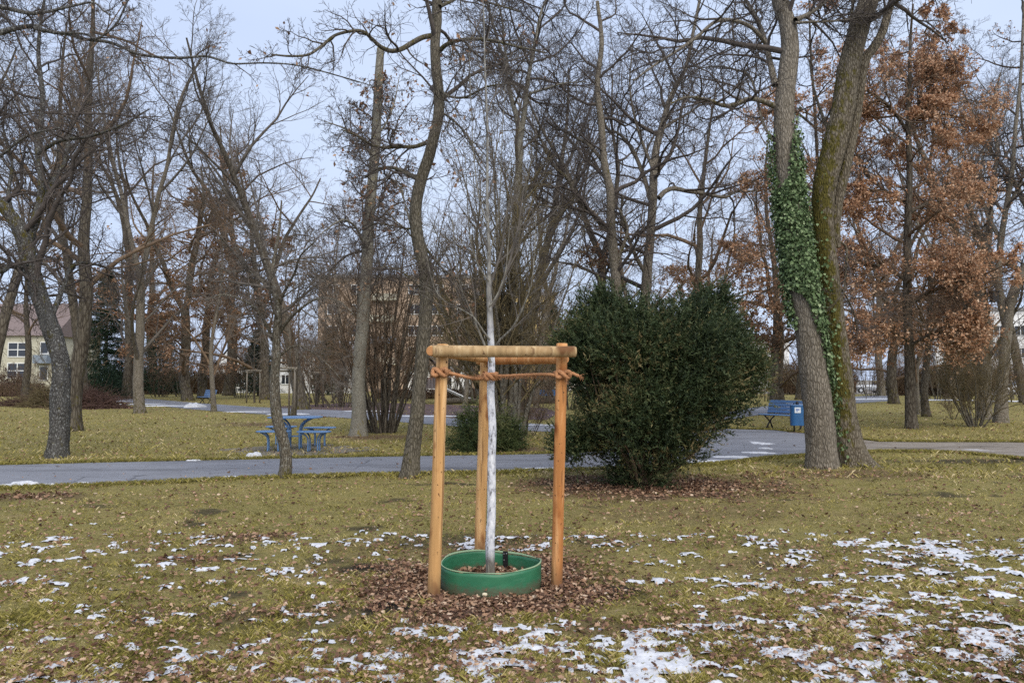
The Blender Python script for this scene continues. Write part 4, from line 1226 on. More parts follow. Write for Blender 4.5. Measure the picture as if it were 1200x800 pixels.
yc = gp(757, 571)
bush_thing('yew_bush', 'big dark green yew bush with brownish tips standing alone by the near path', 'bush', (yc[0] + .02, yc[1] + .12, 0),
           [.30, .52, .80, 1.04, 1.22, 1.34, 1.38, 1.26, .92, .35], [0, .3, .6, .9, 1.25, 1.6, 1.9, 2.1, 2.3, 2.42], 165, 84, 71, 'yew_leaf', .050, .0155, 20, L=.24, blobr=(.17, .38),
           tops=[(-.68, .1, 2.2, .32, .62), (-.85, -.2, 1.95, .32, .4), (-.42, .3, 2.15, .28, .35), (1.04, .1, 2.2, .32, .64), (.78, -.2, 2.1, .30, .45), (1.25, .3, 1.95, .30, .4), (.25, .4, 1.95, .28, .3), (-1.0, .2, 1.8, .26, .3), (1.45, -.1, 1.5, .28, .35), (-1.05, -.2, .55, .22, .2)],
           cxs=[-.0, -.02, -.02, 0.02, .10, .16, .16, .14, .10, .05])

g_ = gp(566, 527)
bush_thing('low_evergreen_bush', 'low rounded green bush with drooping shoots under the many-stemmed bare tree', 'bush', (g_[0], g_[1], 0),
           [.75, .85, .82, .6, .3], [0, .2, .42, .62, .8], 46, 46, 73, 'low_leaf', .10, .016, 12, lean=-.35, L=.26, blobr=(.16, .26), stems=10)

def bare_shrub(name, label, loc, h, nstem, seed, tmat='twig_brown', spread=.32, base_r=.25, stem_r=.03, dens=1.0, group=None, leafm=None, lean=(0, 0), kind_cat='shrub', tipr=.003):
    rg = np.random.default_rng(seed)
    t = thing(name, label, kind_cat, loc, 0, group)
    a = rg.random(nstem) * 6.283; q = np.sqrt(rg.random(nstem))
    p0 = np.stack([np.cos(a) * q * base_r, np.sin(a) * q * base_r, np.full(nstem, -.05)], 1)
    d = np.stack([np.cos(a) * q * spread * 1.4 + lean[0], np.sin(a) * q * spread * 1.4 + lean[1], np.ones(nstem)], 1)
    L = h * (.65 + .4 * rg.random(nstem))
    P = grow(p0, d, L, 12, .055, .03, rg)
    r0 = stem_r * (.5 + .8 * rg.random(nstem))
    Rr = r0[:, None] * np.linspace(1, .18, 12)[None]
    V, F = tubes(P, Rr, 7)
    part('stem', V, [F], M['bark_brown' if tmat != 'twig_ochre' else 'bark_lichen'], t, {'moss': np.zeros(len(V))})
    rec = [(max(3, int(9 * dens)), .15, 1, 18, 50, .30, 7, .13, .06, 4, .5), (6, .1, 1, 20, 60, .5, 5, .16, .04, 3, .55), (5, .1, 1, 25, 65, .5, 4, .16, .03, 3, .6)]
    V, F, lv = crown([(P[i], Rr[i]) for i in range(nstem)], rec, rg, h, tipr)
    part('crown', V, [F], M[tmat], t)
    if leafm:
        pp = leaf_points(lv, leafm[0], rg, -1, 99, leafm[3] if len(leafm) > 3 else 0)
        V, F, rnd = leaves(pp, rg.uniform(.07, .12, len(pp)) * leafm[2], rg, up=-.3)
        part('foliage', V, [F], M[leafm[1]], t, {'rnd': rnd})
    return t

c = gp(443, 508)
bare_shrub('many_stemmed_shrub', 'tall brown vase-shaped shrub with many bare stems beside the pale topped trunk', (c[0] + .05, c[1] + .3, 0), 7.4, 30, 81, 'twig_brown', .25, .40, .042, .75)
c = gp(592, 522)
bare_shrub('many_stemmed_tree', 'many-stemmed bare tree with ochre shoots rising out of the low green bush', (c[0] + .05, c[1] + .2, 0), 7.4, 16, 83, 'twig_ochre', .16, .30, .085, 1.3)
c = gp(638, 505)
bare_shrub('arching_shrub', 'small thin arching shrub behind the right post of the timber frame', (c[0] - .6, 21.5, 0), 2.2, 12, 84, 'twig_brown', .6, .3, .014, .8)
c = gp(1143, 500)
bare_shrub('thorny_shrub', 'grey-green tangled shrub with an ivy-dark stem, in the lawn before the forked trunk', (c[0], c[1], 0), 3.6, 20, 85, 'twig_ochre', .50, .22, .026, 1.1)
c = gp(1117, 491)
bare_shrub('sapling_shrub', 'small leafless shrub sprouting beside the grey-green tangled shrub', (c[0], c[1], 0), 1.2, 7, 86, 'twig_brown', .6, .1, .010, .7)

# ================================================================ BACKGROUND TREES
def proto_tree(name, recipe, h, seed, tmat, bmat, size, fork=None, r0=.24, leafspec=None, crown_t=(.28, .98), mult=1.0, wig=.06, tipr=.0038, limbdrop=None):
    """a whole free-standing tree; parts trunk, crown (, foliage) under an Empty"""
    rg = np.random.default_rng(seed)
    t = thing(name, None, 'tree')
    n = 10
    P = [np.array([0, 0, -.1])]; d = np.array([rg.normal() * .05, rg.normal() * .05, 1.0])
    hh = h * (fork if fork else .94)
    for k in range(n):
        d = nrm(d + np.append(rg.normal(size=2) * wig, .08)); P.append(P[-1] + d * hh / n)
    P = np.array(P); rtop = r0 * (.72 if fork else .12)
    lines = [(P, np.linspace(r0, rtop, n + 1))]
    if fork:
        nf = rg.integers(2, 4); a0 = rg.random() * 6
        for f in range(nf):
            a = a0 + f * 6.283 / nf + rg.normal() * .3
            q = [P[-2] * .5 + P[-1] * .5]; d = nrm(np.array([math.cos(a) * .5, math.sin(a) * .5, 1.0]))
            for k in range(8):
                d = nrm(d + np.append(rg.normal(size=2) * .12, .10)); q.append(q[-1] + d * (h - hh) * 1.0 / 8)
            lines.append((np.array(q), np.linspace(rtop * .78, .03, 9)))
    MBt = MB(); src = []; at_ = []
    for k, (q, r) in enumerate(lines):
        V, F, info = bark_tube(q, r, 14 if k == 0 else 10, .22, .05, .35 if k == 0 else 0, seed + k, .07)
        MBt.add(V, [F]); src.append(spline(q, r, 24))
    V = np.concatenate(MBt.V)
    part('trunk', V, [np.concatenate(v) for v in MBt.F.values()], M[bmat], t, {'moss': .45 * np.exp(-np.clip(V[:, 2], 0, 99) / .9) + .10})
    rec = [list(r) for r in recipe]; rec[0][1], rec[0][2] = crown_t
    if fork:
        rec[0][0] = max(5, int(rec[0][0] * .62))
    V, F, lv = crown(src if not fork else src, rec, rg, size, tipr, mult)
    part('crown', V, [F], M[tmat], t)
    if leafspec:
        cnt, s0, s1, lm, cl, zlo, zhi = leafspec
        pp = leaf_points(lv, cnt, rg, zlo, zhi, cl)
        V, F, rnd = leaves(pp, rg.uniform(s0, s1, len(pp)), rg, up=-.35)
        part('foliage', V, [F], M[lm], t, {'rnd': rnd})
    return t

OAKB = [(11, .30, .98, 45, 88, .42, 8, .17, .05, 5, .55), (7, .18, 1, 35, 75, .50, 6, .20, .04, 4, .55), (6, .15, 1, 30, 75, .50, 5, .22, .03, 3, .55), (6, .15, 1, 30, 75, .48, 4, .20, .02, 3, .6)]
ASCB = [(13, .25, .98, 22, 50, .40, 8, .09, .07, 5, .5), (7, .15, 1, 22, 50, .48, 6, .12, .07, 4, .55), (6, .15, 1, 22, 55, .50, 5, .14, .06, 3, .55), (6, .15, 1, 25, 60, .50, 4, .14, .04, 3, .6)]
PR = {
 'oakA': proto_tree('bare_oak_tree', OAKB, 15, 201, 'twig', 'bark_brown', 11, fork=.45, r0=.27),
 'oakB': proto_tree('bare_oak_tree', OAKB, 14, 202, 'twig_brown', 'bark_brown', 12, r0=.25, wig=.10, crown_t=(.26, .98)),
 'oakL': proto_tree('oak_tree', OAKB, 14, 203, 'twig_brown', 'bark_brown', 11, r0=.24, leafspec=(7000, .10, .17, 'oak_leaf_dull', .9, 2, 99), crown_t=(.2, .98)),
 'oakM': proto_tree('oak_tree', OAKB, 12, 204, 'twig_brown', 'bark_brown', 10, fork=.4, r0=.22, leafspec=(9000, .09, .15, 'oak_leaf_dull', 1.1, 1.5, 8.5), crown_t=(.15, .98)),
 'ascA': proto_tree('bare_lime_tree', ASCB, 16, 205, 'twig_grey', 'bark_brown', 12, r0=.22),
 'ascB': proto_tree('bare_ash_tree', ASCB, 17, 206, 'twig_grey', 'bark_grey', 12, fork=.38, r0=.25),
 'ascC': proto_tree('bare_maple_tree', ASCB, 12, 207, 'twig_brown', 'bark_grey', 9.5, r0=.16, crown_t=(.16, .98)),
}
PH = {'oakA': 15, 'oakB': 14, 'oakL': 14, 'oakM': 12, 'ascA': 16, 'ascB': 17, 'ascC': 12}
PRr = {'oakA': .27, 'oakB': .25, 'oakL': .24, 'oakM': .22, 'ascA': .22, 'ascB': .25, 'ascC': .16}
used_proto = set()
def place_tree(kind, px_, D, top_px, label, width_px=None, rz=0.0, group=None):
    x = (px_ - 600) / FPX * D
    h = (445 - top_px) / FPX * D + 1.55
    s = h / PH[kind]
    wx = s if width_px is None else max(s * .7, min(s * 1.5, width_px * D / FPX / 2 / PRr[kind]))
    sx = (s + wx) / 2 if width_px else s
    if kind not in used_proto:
        used_proto.add(kind); r = PR[kind]
        r.location = (x, D, 0); r.rotation_euler = (0, 0, rz); r.scale = (sx, sx, s); r['label'] = label
        if group: r['group'] = group
        return r
    return copy_thing(PR[kind], (x, D, 0), rz, (sx, sx, s), label, group)

BG = [
 ('oakB', 30, 50, 190, 'bare oak before the windows of the cream house', 7),
 ('oakA', 575, 80, 190, 'far bare oak before the yellow apartment wing', 8),
 ('oakB', 425, 78, 200, 'far bare oak before the balconies of the apartment block', 8),
 # kind, px, D, top, label, trunk width px
 ('ascA', -18, 30, -60, 'bare tree at the left edge, before the cream house', 14),
 ('oakB', 88, 23.5, -90, 'upright brown-green trunk just behind the dark gnarled tree', 17),
 ('ascA', 101, 44, 20, 'second straight trunk behind the gnarled tree, rising from the reddish brush heap', 13),
 ('oakA', 149, 62, 90, 'thin straight bare tree before the reddish hedge', 9),
 ('ascB', 166, 36, 40, 'slender grey tree with a mossy burl at its foot, where the far path lies snowy', 11),
 ('oakM', 222, 57, 190, 'stout leaning oak with dry brown leaves, left of the lone blue bench', 15),
 ('oakL', 238, 64, 170, 'grey oak trunk directly behind the lone blue bench', 12),
 ('ascC', 252, 37.5, 255, 'small young tree at the path beside the lone blue bench', 7),
 ('oakA', 269, 76, 110, 'dark straight trunk before the white gabled house', 13),
 ('oakM', 312, 60, 180, 'rusty-leaved oak behind the old grey stakes', 14),
 ('ascA', 355, 40, 30, 'thick grey-brown trunk behind the blue table', 19),
 ('ascC', 398, 56, 240, 'short bare tree at the rim of the mulched play area', 6),
 ('ascC', 545, 48, 250, 'slight bare tree beside the play tower slide', 6),
 ('ascA', 606, 34, -30, 'tall dark tree straight behind the young tree', 15),
 ('ascC', 628, 44, 240, 'thin bare tree behind the blue play benches', 7),
 ('ascB', 640, 72, 130, 'distant bare tree behind the blue play benches', 9),
 ('oakA', 700, 30, 40, 'bare oak rising behind the left crown of the yew', 11),
 ('ascC', 735, 46, 200, 'slim bare tree behind the dip in the yew', 7),
 ('oakB', 812, 40, 60, 'slim dark oak behind the right crown of the yew', 10),
 ('oakM', 838, 52, 240, 'rust-leaved oak low behind the right half of the yew', 9),
 ('oakL', 905, 33.5, 110, 'thin mossy-footed oak with brown leaves right behind the blue bench, left one of two', 9.5),
 ('oakM', 917, 34.5, 190, 'thin oak with red-brown leaves behind the blue bench, right one of two', 9),
 ('ascA', 937, 60, 80, 'dark trunk at the path far behind the blue bench', 12),
 ('oakM', 1046, 50, 210, 'grey trunk with ivy at its foot beyond the rust-leaved oak', 15),
 ('ascB', 1032, 74, 130, 'distant tree at the parked silver car', 8),
 ('oakB', 1084, 32.5, 190, 'thin dark trunk just right of the rust-leaved oak', 8),
 ('ascC', 1076, 34.5, 280, 'thin trunk touching the rust-leaved oak', 6),
 ('ascB', 1152, 30, 30, 'grey forked tree behind the tangled shrub, with the dark nest box beside it', 20),
 ('ascB', 1115, 64, 110, 'distant tree behind the bare grey hedge', 8),
 ('ascA', 1200, 52, 40, 'tall bare tree at the right edge, by the white car', 10),
 ('oakA', 1225, 38, 60, 'bare oak just outside the right edge', 12),
 ('oakB', 180, 88, 150, 'far oak by the dark conifer beyond the hedge', 9),
 ('ascC', 1140, 78, 250, 'small far tree by the street', 7),
 ('oakA', -90, 40, 0, 'bare oak outside the left edge', 12),
]
rg = np.random.default_rng(99)
for k_, px_, D_, tp, lb, w_ in BG:
    place_tree(k_, px_, D_, tp, lb, w_, rg.random() * 6.28, 'trees standing about the park')

# the two mid-distance trees behind the yew with drawn limbs
make_tree('mossy_limbed_oak', 'mossy oak behind the yew whose crooked limb reaches out leftwards over the lawn', 'tree', 24,
          [([(722, 497), (722, 440), (724, 380), (722, 330), (718, 290), (716, 260), (715, 225), (708, 190), (705, 150), (700, 100), (705, 50), (700, 2)], [17, 15, 14, 13, 12, 10, 9, 7, 5])],
          [([(716, 272), (705, 262), (694, 250), (682, 240), (672, 222), (664, 208), (652, 198), (640, 178), (628, 150)], [9, 8, 7, 6, 5, 4, 2]),
           ([(690, 247), (678, 246), (665, 242), (650, 243), (638, 241), (628, 237)], [5, 4.5, 4, 3, 1.5]),
           ([(716, 330), (726, 300), (735, 270), (728, 250), (722, 240)], [6, 5, 4, 2]),
           ([(665, 243), (650, 262), (640, 280), (668, 285), (690, 300)], [2.2, 2, 1.6, 1.2]),
           ([(707, 190), (690, 170), (672, 160), (655, 150), (640, 130)], [5, 4, 3, 2])],
          recipe=OAK, size=8.5, bmat='bark_grey', tmat='twig', seed=301, mult=1.0, S=20, top=13.5, flare=.3, step=.1, tipr=.004, moss=lambda V, k, i: .28 + .12 * (k >= 100), limb_mult=.5)
make_tree('forked_oak', 'tall oak behind the middle of the yew with a long level limb to the right', 'tree', 25.5,
          [([(755, 492), (756, 440), (754, 390), (757, 340), (760, 300), (763, 265), (765, 235), (766, 205), (769, 175), (776, 148), (784, 120), (794, 98), (804, 78), (812, 40), (820, 0)], [17, 15, 14, 12.5, 11.5, 11, 10, 8, 6, 5, 4])],
          [([(772, 232), (780, 224), (790, 221), (805, 224), (820, 226), (835, 229), (850, 231), (862, 225), (880, 224), (900, 222)], [7, 6.5, 6, 5.5, 5, 4, 3, 2]),
           ([(764, 240), (757, 215), (748, 190), (738, 170), (724, 156), (712, 150), (700, 122)], [7, 6, 5, 4, 3, 2]),
           ([(775, 152), (788, 143), (805, 134), (820, 124), (840, 116)], [4.5, 4, 3.2, 2.5, 1.5]),
           ([(766, 200), (752, 165), (742, 130), (738, 95), (742, 50)], [5, 4, 3.2, 2.4, 1.4]),
           ([(756, 320), (745, 300), (735, 275), (728, 255), (730, 230)], [6, 5, 4, 3])],
          recipe=OAK, size=9.5, bmat='bark_grey', tmat='twig', seed=302, mult=1.0, S=20, top=14.5, flare=.3, step=.1, tipr=.004, moss=lambda V, k, i: .24 * np.ones(len(V)), limb_mult=.6,
          leaf=(700, .09, .14, 'oak_leaf_dull', 1.2, 2.5, 6))
# tall twin-stemmed tree behind the young tree's upper part
make_tree('twin_stem_tree', 'tall slim tree behind the young tree whose two stems part high up', 'tree', 22,
          [([(601, 512), (601, 440), (598, 380), (600, 320), (604, 270), (606, 235), (608, 200), (609, 165), (606, 140), (598, 110), (590, 70), (578, 30), (570, 0)], [13, 13, 12, 11.5, 11, 10, 9, 7, 5, 4, 3]),
           ([(609, 165), (614, 135), (617, 105), (623, 70), (629, 40), (634, 15), (640, 0)], [8, 7, 6, 5, 4, 3])],
          [([(611, 115), (600, 95), (592, 60), (588, 20), (580, 0)], [4, 3.4, 2.6, 1.8]), ([(620, 110), (640, 104), (660, 98), (685, 96)], [4, 3, 2, 1.2]), ([(607, 240), (622, 225), (636, 205), (648, 180)], [5, 4, 3, 1.6])],
          recipe=OAK, size=6.5, bmat='bark_pale', tmat='twig', seed=303, mult=1.2, S=18, top=12.5, flare=.25, step=.1, tipr=.0038, crown_t=(.3, .98), moss=no_moss, limb_mult=.7)
# the rust-leaved oak
make_tree('rust_leaved_oak', 'straight oak full of rust-brown dry leaves, right of the ivy covered trunk', 'tree', 24.5,
          [([(1068, 504), (1067, 470), (1066, 430), (1064, 380), (1063, 320), (1064, 260), (1066, 200), (1064, 140), (1066, 90), (1067, 45), (1070, 5)], [16, 14, 13, 12, 11, 9.5, 8, 6.5, 5, 3.5, 2.5])],
          [([(1064, 155), (1045, 128), (1025, 112), (1008, 102), (990, 95)], [4.5, 4, 3, 1.6]),
           ([(1064, 150), (1078, 130), (1090, 105), (1096, 80)], [4, 3.4, 2.5, 1.4]),
           ([(1065, 132), (1090, 133), (1120, 137), (1150, 140)], [3.5, 3, 2.2, 1.2]),
           ([(1064, 330), (1040, 315), (1010, 308), (985, 312)], [5, 4, 3, 1.6]), ([(1064, 360), (1092, 340), (1120, 338), (1142, 350)], [5, 4, 3, 1.6]),
           ([(1064, 250), (1090, 235), (1115, 215), (1130, 205)], [5, 4, 3, 1.6]), ([(1065, 240), (1040, 225), (1015, 205), (1000, 180)], [5, 4, 3, 1.6]),
           ([(1066, 400), (1045, 388), (1020, 385), (1000, 395)], [4.5, 3.5, 2.5, 1.4]), ([(1066, 405), (1090, 392), (1110, 390), (1128, 400)], [4.5, 3.5, 2.5, 1.4])],
          recipe=[(22, .22, .98, 55, 95, .36, 8, .15, .02, 5, .5)] + OAK[1:], size=7.4, bmat='bark_brown', tmat='twig_brown', seed=311, mult=1.0, S=18, top=13.4, flare=.2, step=.1, tipr=.0038,
          leaf=(56000, .07, .12, 'oak_leaf', 2.1, 1.9, 99), limb_mult=1.3, limb_size=.48, limb_dy=1.5, moss=no_moss, crown_t=(.2, .98))
make_tree('red_brown_oak', 'smaller oak hung with red-brown leaves, seen between the ivy covered trunk and the yew', 'tree', 21,
          [([(985, 512), (982, 460), (978, 400), (968, 330), (962, 260), (958, 190), (955, 130), (950, 60), (948, 0)], [7, 6.5, 6, 5.5, 5, 4.5, 4, 3, 2])],
          [([(975, 380), (950, 350), (920, 335), (890, 345), (872, 360)], [4, 3.4, 2.8, 2, 1.2]), ([(958, 190), (975, 160), (985, 130), (1000, 110)], [3.5, 3, 2.2, 1.4]), ([(960, 230), (930, 205), (905, 200), (880, 215)], [3.6, 3, 2.2, 1.2]),
           ([(956, 150), (930, 130), (910, 128), (890, 140)], [3.6, 3, 2.2, 1.2]), ([(965, 300), (935, 285), (905, 285), (880, 300)], [3.6, 3, 2.2, 1.2])],
          recipe=OAK, size=4.6, bmat='bark_brown', tmat='twig_brown', seed=317, mult=1.0, S=14, top=11, flare=.2, step=.1, tipr=.0035,
          leaf=(7500, .065, .11, 'oak_leaf', 1.6, 1.6, 99), limb_mult=.8, limb_size=.4, limb_dy=1.2, moss=no_moss, crown_t=(.25, .98))
make_tree('mossy_limb_tree', 'grey trunk at the right edge whose mossy limb dips across before the forked tree', 'tree', 28,
          [([(1173, 494), (1174, 460), (1177, 420), (1180, 385), (1184, 355), (1196, 325), (1210, 300), (1222, 260), (1230, 200), (1240, 100), (1245, 2)], [18, 14, 13, 13, 13, 13, 12, 10, 8, 6, 4]),
           ([(1179, 388), (1174, 360), (1170, 330), (1172, 290), (1178, 250), (1186, 200), (1190, 150), (1196, 90), (1200, 2)], [8, 9, 9, 8, 7, 6, 5, 4, 3])],
          [([(1240, 350), (1222, 334), (1205, 322), (1190, 314), (1178, 306), (1166, 298), (1154, 296), (1146, 288), (1140, 272)], [9, 9, 8, 7.5, 7, 6, 5, 4, 3]),
           ([(1172, 280), (1160, 258), (1150, 235), (1135, 222), (1118, 212), (1104, 218)], [6, 5, 4, 3, 2]),
           ([(1180, 245), (1195, 215), (1205, 180)], [5, 4, 3])],
          recipe=OAK, size=8, bmat='bark_grey', tmat='twig', seed=321, mult=.9, S=18, top=13, flare=.25, step=.1, tipr=.004, moss=lambda V, k, i: .2 + .35 * (k == 100),
          leaf=(900, .09, .13, 'oak_leaf', 1.0, 4, 99), limb_mult=.6)
# big limb hanging in from a tree outside the left edge
make_tree('overhanging_tree', 'near tree outside the left edge whose cone-hung bare limb reaches across the sky', 'tree', 8.0,
          [([(-210, 660), (-205, 560), (-200, 450), (-195, 330), (-190, 200), (-170, 100), (-150, 2)], [60, 48, 46, 44, 38, 32, 26])],
          [([(-190, 150), (-120, 90), (-50, 55), (-10, 42), (20, 33), (45, 31), (52, 38)], [20, 16, 12, 9, 7, 6, 5]),
           ([(40, 33), (62, 38), (85, 41), (100, 46), (125, 49), (145, 56), (160, 63), (185, 67), (215, 68), (240, 66), (262, 72), (275, 75), (310, 74), (350, 77), (400, 90), (440, 102)], [5.5, 5, 4.6, 4.4, 4.2, 4, 3.6, 3.4, 3, 2.6, 2.2, 2, 1.8, 1.2]),
           ([(-190, 60), (-100, 10), (-40, 5), (0, 8), (40, 16), (85, 7), (110, 3), (120, 12), (130, 18)], [12, 10, 8, 6, 3.4, 2.8, 2.5, 2.2]),
           ([(60, 38), (100, 40), (112, 46), (135, 30), (150, 0), (160, -20)], [3, 3, 3, 2.4, 1.8]),
           ([(-180, 260), (-100, 240), (-50, 200), (-10, 190), (30, 160), (70, 150)], [10, 8, 6, 4, 3, 2])],
          recipe=OAK, size=2.6, bmat='bark_scaly', tmat='twig', seed=331, mult=.3, S=24, top=9, flare=.2, step=.05, tipr=.0016, limb_mult=.55, limb_size=.34, limb_dy=.25,
          moss=lambda V, k, i: .1 * np.ones(len(V)), crown_t=(.7, .98), leaf=(260, .03, .05, 'oak_leaf_dull', 3.2, 4, 99))

# ================================================================ CONIFERS, HEDGES, BRUSH
def conifer(label, loc, h, r, seed, name='dark_conifer'):
    rg = np.random.default_rng(seed)
    t = thing(name, label, 'conifer', loc)
    V, F = tubes(np.array([[[0, 0, -.1], [0, 0, h * .5], [0, 0, h * .97]]]), np.array([[.18, .10, .02]]) * h / 9, 10)
    part('trunk', V, [F], M['bark_brown'], t, {'moss': np.zeros(len(V))})
    n = int(75 * h); z = h * (.05 + .93 * rg.random(n) ** 1.1); a = rg.random(n) * 6.28
    L = r * (1 - z / h) ** .8 * (.75 + .4 * rg.random(n)) + .15
    P = grow(np.stack([0 * z, 0 * z, z], 1), np.stack([np.cos(a), np.sin(a), .15 + 0 * a], 1), L, 7, .05, -.05, rg)
    # needle-clad twigs along each bough
    k = rg.integers(0, n, n * 16); t_ = (.15 + .85 * rg.random(len(k)) ** .7) * 5.99; i = t_.astype(int)
    p = P[k, i] + (P[k, i + 1] - P[k, i]) * (t_ - i)[:, None]
    d = nrm(P[k, i + 1] - P[k, i]); sd = np.cross(d, [0, 0, 1.0]) * np.where(rg.random(len(k)) < .5, 1, -1)[:, None]
    D = nrm(d * .6 + sd * .8 + rg.normal(size=d.shape) * .3 + np.array([0, 0, -.25]))
    V, F, rnd = sprays(p, D, .22 + .25 * rg.random(len(k)), 5, .14, .05, rg)
    part('foliage', V, [F], M['ever_leaf'], t, {'rnd': rnd}, smooth=False)
    return t
conifer('narrow dark spruce between the gnarled tree and the reddish hedge', ((124 - 600) / 900 * 66, 66, 0), 11.0, 2.3, 401)
conifer('second dark spruce just beside the narrow one, at the hedge', ((187 - 600) / 900 * 80, 80, 0), 8.5, 2.6, 402)
conifer('dark ivy-green conifer before the white gabled house', ((303 - 600) / 900 * 74, 74, 0), 6.4, 2.2, 403)
conifer('dark slim conifer beside the white house with the windows', ((385 - 600) / 900 * 80, 80, 0), 7.0, 1.7, 404)
conifer('small dark conifer beyond the street at the forked tree', ((1128 - 600) / 900 * 72, 72, 0), 11.0, 2.0, 405)
conifer('dark conifer deep behind the right stake post', ((648 - 600) / 900 * 84, 84, 0), 10.0, 2.4, 406)

def hedge(name, label, x0, x1, y, h, dep, seed, mat='hedge_leaf', n=9000, ang=0.0, s=(.07, .16)):
    """a clipped hedge: bare twigs and leaves through a box with a wavering top"""
    rg = np.random.default_rng(seed)
    L = abs(x1 - x0); t = thing(name, label, 'hedge', ((x0 + x1) / 2, y, 0), ang)
    x = (rg.random(n) - .5) * L; z = rg.random(n) ** .9; yy = (rg.random(n) - .5) * dep
    hh = h * (1 + .13 * perlin(x * .8, x * 0 + seed, seed)); P = np.stack([x, yy * (1 - .25 * z), z * hh], 1)
    V, F, rnd = leaves(P, rg.uniform(*s, n), rg, up=.3, asp=.6)
    part('foliage', V, [F], M[mat], t, {'rnd': rnd})
    m = n // 4
    p0 = np.stack([(rg.random(m) - .5) * L, (rg.random(m) - .5) * dep * .8, rg.random(m) * h * .3], 1)
    P = grow(p0, np.stack([rg.normal(size=m) * .3, rg.normal(size=m) * .3, np.ones(m)], 1), h * (.4 + .5 * rg.random(m)), 5, .12, .0, rg)
    V, F = tubes(P, np.linspace(.018, .006, 5)[None] * np.ones((m, 1)), 3)
    part('branch', V, [F], M['twig_brown'], t)
    return t
def X_(px_, D): return (px_ - 600) / FPX * D
hedge('hedge', 'reddish brown hedge beyond the snowy bend of the far path', X_(138, 84), X_(262, 84), 84, 2.5, 1.4, 411, n=16000)
hedge('hedge', 'low dark hedge before the cream house windows', X_(-10, 72), X_(52, 72), 72, 1.2, 1.3, 412, n=6000)
hedge('hedge', 'bare grey-brown hedge along the street behind the rust-leaved oak', X_(1040, 76), X_(1150, 76), 76, 2.7, 1.5, 413, n=14000)
hedge('hedge', 'tall brown hedge behind the right end of the branch path', X_(905, 80), X_(1000, 80), 80, 3.2, 1.6, 414, n=12000)
hedge('hedge', 'low brown hedge at the back of the play area', X_(440, 62), X_(610, 62), 62, .8, .9, 415, n=9000)
hedge('hedge', 'bare hedge at the far right beyond the white car', X_(1150, 92), X_(1300, 92), 92, 3.4, 1.6, 416, n=12000)
hedge('hedge', 'brown hedge hidden in the trees between yew and bench', X_(690, 78), X_(880, 78), 78, 3.0, 1.6, 417, n=14000)
def round_bush(label, px_, D, w, h, seed, mat='ever_leaf', n=40):
    return bush_thing('round_bush', label, 'bush', (X_(px_, D), D, 0), [w * .8, w, w * .95, w * .6, w * .2], [0, h * .3, h * .6, h * .85, h], n, 30, seed, mat, .13, .05, 9, L=.3, blobr=(w * .22, w * .36), stems=6)
round_bush('round dark evergreen bush by the reddish brush heap', 122, 60, 1.7, 2.3, 421)
round_bush('dark evergreen bush under the conifers at the hedge', 140, 70, 1.6, 2.0, 422)
round_bush('dark bush at the corner of the cream house', 8, 76, 1.8, 2.4, 423, 'hedge_leaf')
def small_shrubs():
    """far bare shrubs: one built, the others copies of it and its parts"""
    first = bare_shrub('bare_shrub', 'bare brown shrub behind the blue table and the staked sapling', (X_(372, 60), 60, 0), 4.0, 14, 431, 'twig_brown', .5, .5, .03, .6, tipr=.006)
    grp = 'bare shrubs at the edge of the park'; first['group'] = grp
    second = bare_shrub('bare_shrub', 'ochre twiggy shrub behind the topped trunk', (X_(405, 50), 50, 0), 5.2, 12, 432, 'twig_ochre', .4, .5, .035, .6, tipr=.006)
    second['group'] = grp
    spots = [(0, 30, 66, .9, 'bare shrub before the cream house wall'), (1, 78, 60, .9, 'twiggy shrub behind the brush heap'), (0, 188, 70, 1.2, 'brown shrub between hedge and leaning oak'),
             (1, 215, 72, 1.3, 'ochre shrub behind the leaning oak'), (0, 285, 66, 1.2, 'brown shrub beside the ivy-green conifer'), 
             (0, 470, 56, 1.5, 'tall brown shrub behind the wavy dark trunk'), (0, 530, 52, 1.6, 'tall brown shrub above the play tower slide'), (0, 400, 44, 1.4, 'brown shrub between the staked saplings and the topped trunk'), (1, 560, 56, 1.7, 'ochre shrub directly behind the lime-washed stem'), (0, 376, 52, 1.7, 'tall brown shrub behind the blue table'),
             (1, 590, 66, 1.3, 'ochre shrub behind the many-stemmed tree'), (0, 622, 50, 1.2, 'brown shrub at the near end of the blue play benches'),
             (1, 655, 58, 1.3, 'ochre shrub at the far end of the blue play benches'), (0, 668, 40, 1.3, 'brown shrub touching the left flank of the yew'), (0, 710, 60, 1.5, 'shrub behind the yew, left'),
             (1, 800, 60, 1.4, 'shrub behind the yew, right'), (0, 885, 66, 1.2, 'brown shrub behind the pale stakes'), (1, 950, 66, 1.3, 'ochre shrub between branch path and hedge'),
             (0, 1020, 70, 1.1, 'brown shrub beside the silver car'), (1, 1098, 60, 1.2, 'ochre shrub before the grey hedge'), (0, 1128, 56, 1.1, 'brown shrub between hedge and forked grey tree'),
             (1, 1190, 62, 1.3, 'ochre shrub over the white car'), (0, 440, 46, 1.0, 'brown shrub beside the mulched play area'), (0, 1210, 48, 1.2, 'brown shrub at the right edge'),
             (1, 120, 78, 1.3, 'ochre shrub under the narrow dark spruce'), (0, 250, 84, 1.3, 'brown shrub before the white gable'), (1, 835, 72, 1.5, 'ochre shrub beside the pale stakes, yew side')]
    r_ = np.random.default_rng(44)
    for w, px_, D, s, lb in spots:
        copy_thing(first if w == 0 else second, (X_(px_, D), D, 0), r_.random() * 6.28, (s, s, s * r_.uniform(.85, 1.15)), lb, grp)
small_shrubs()

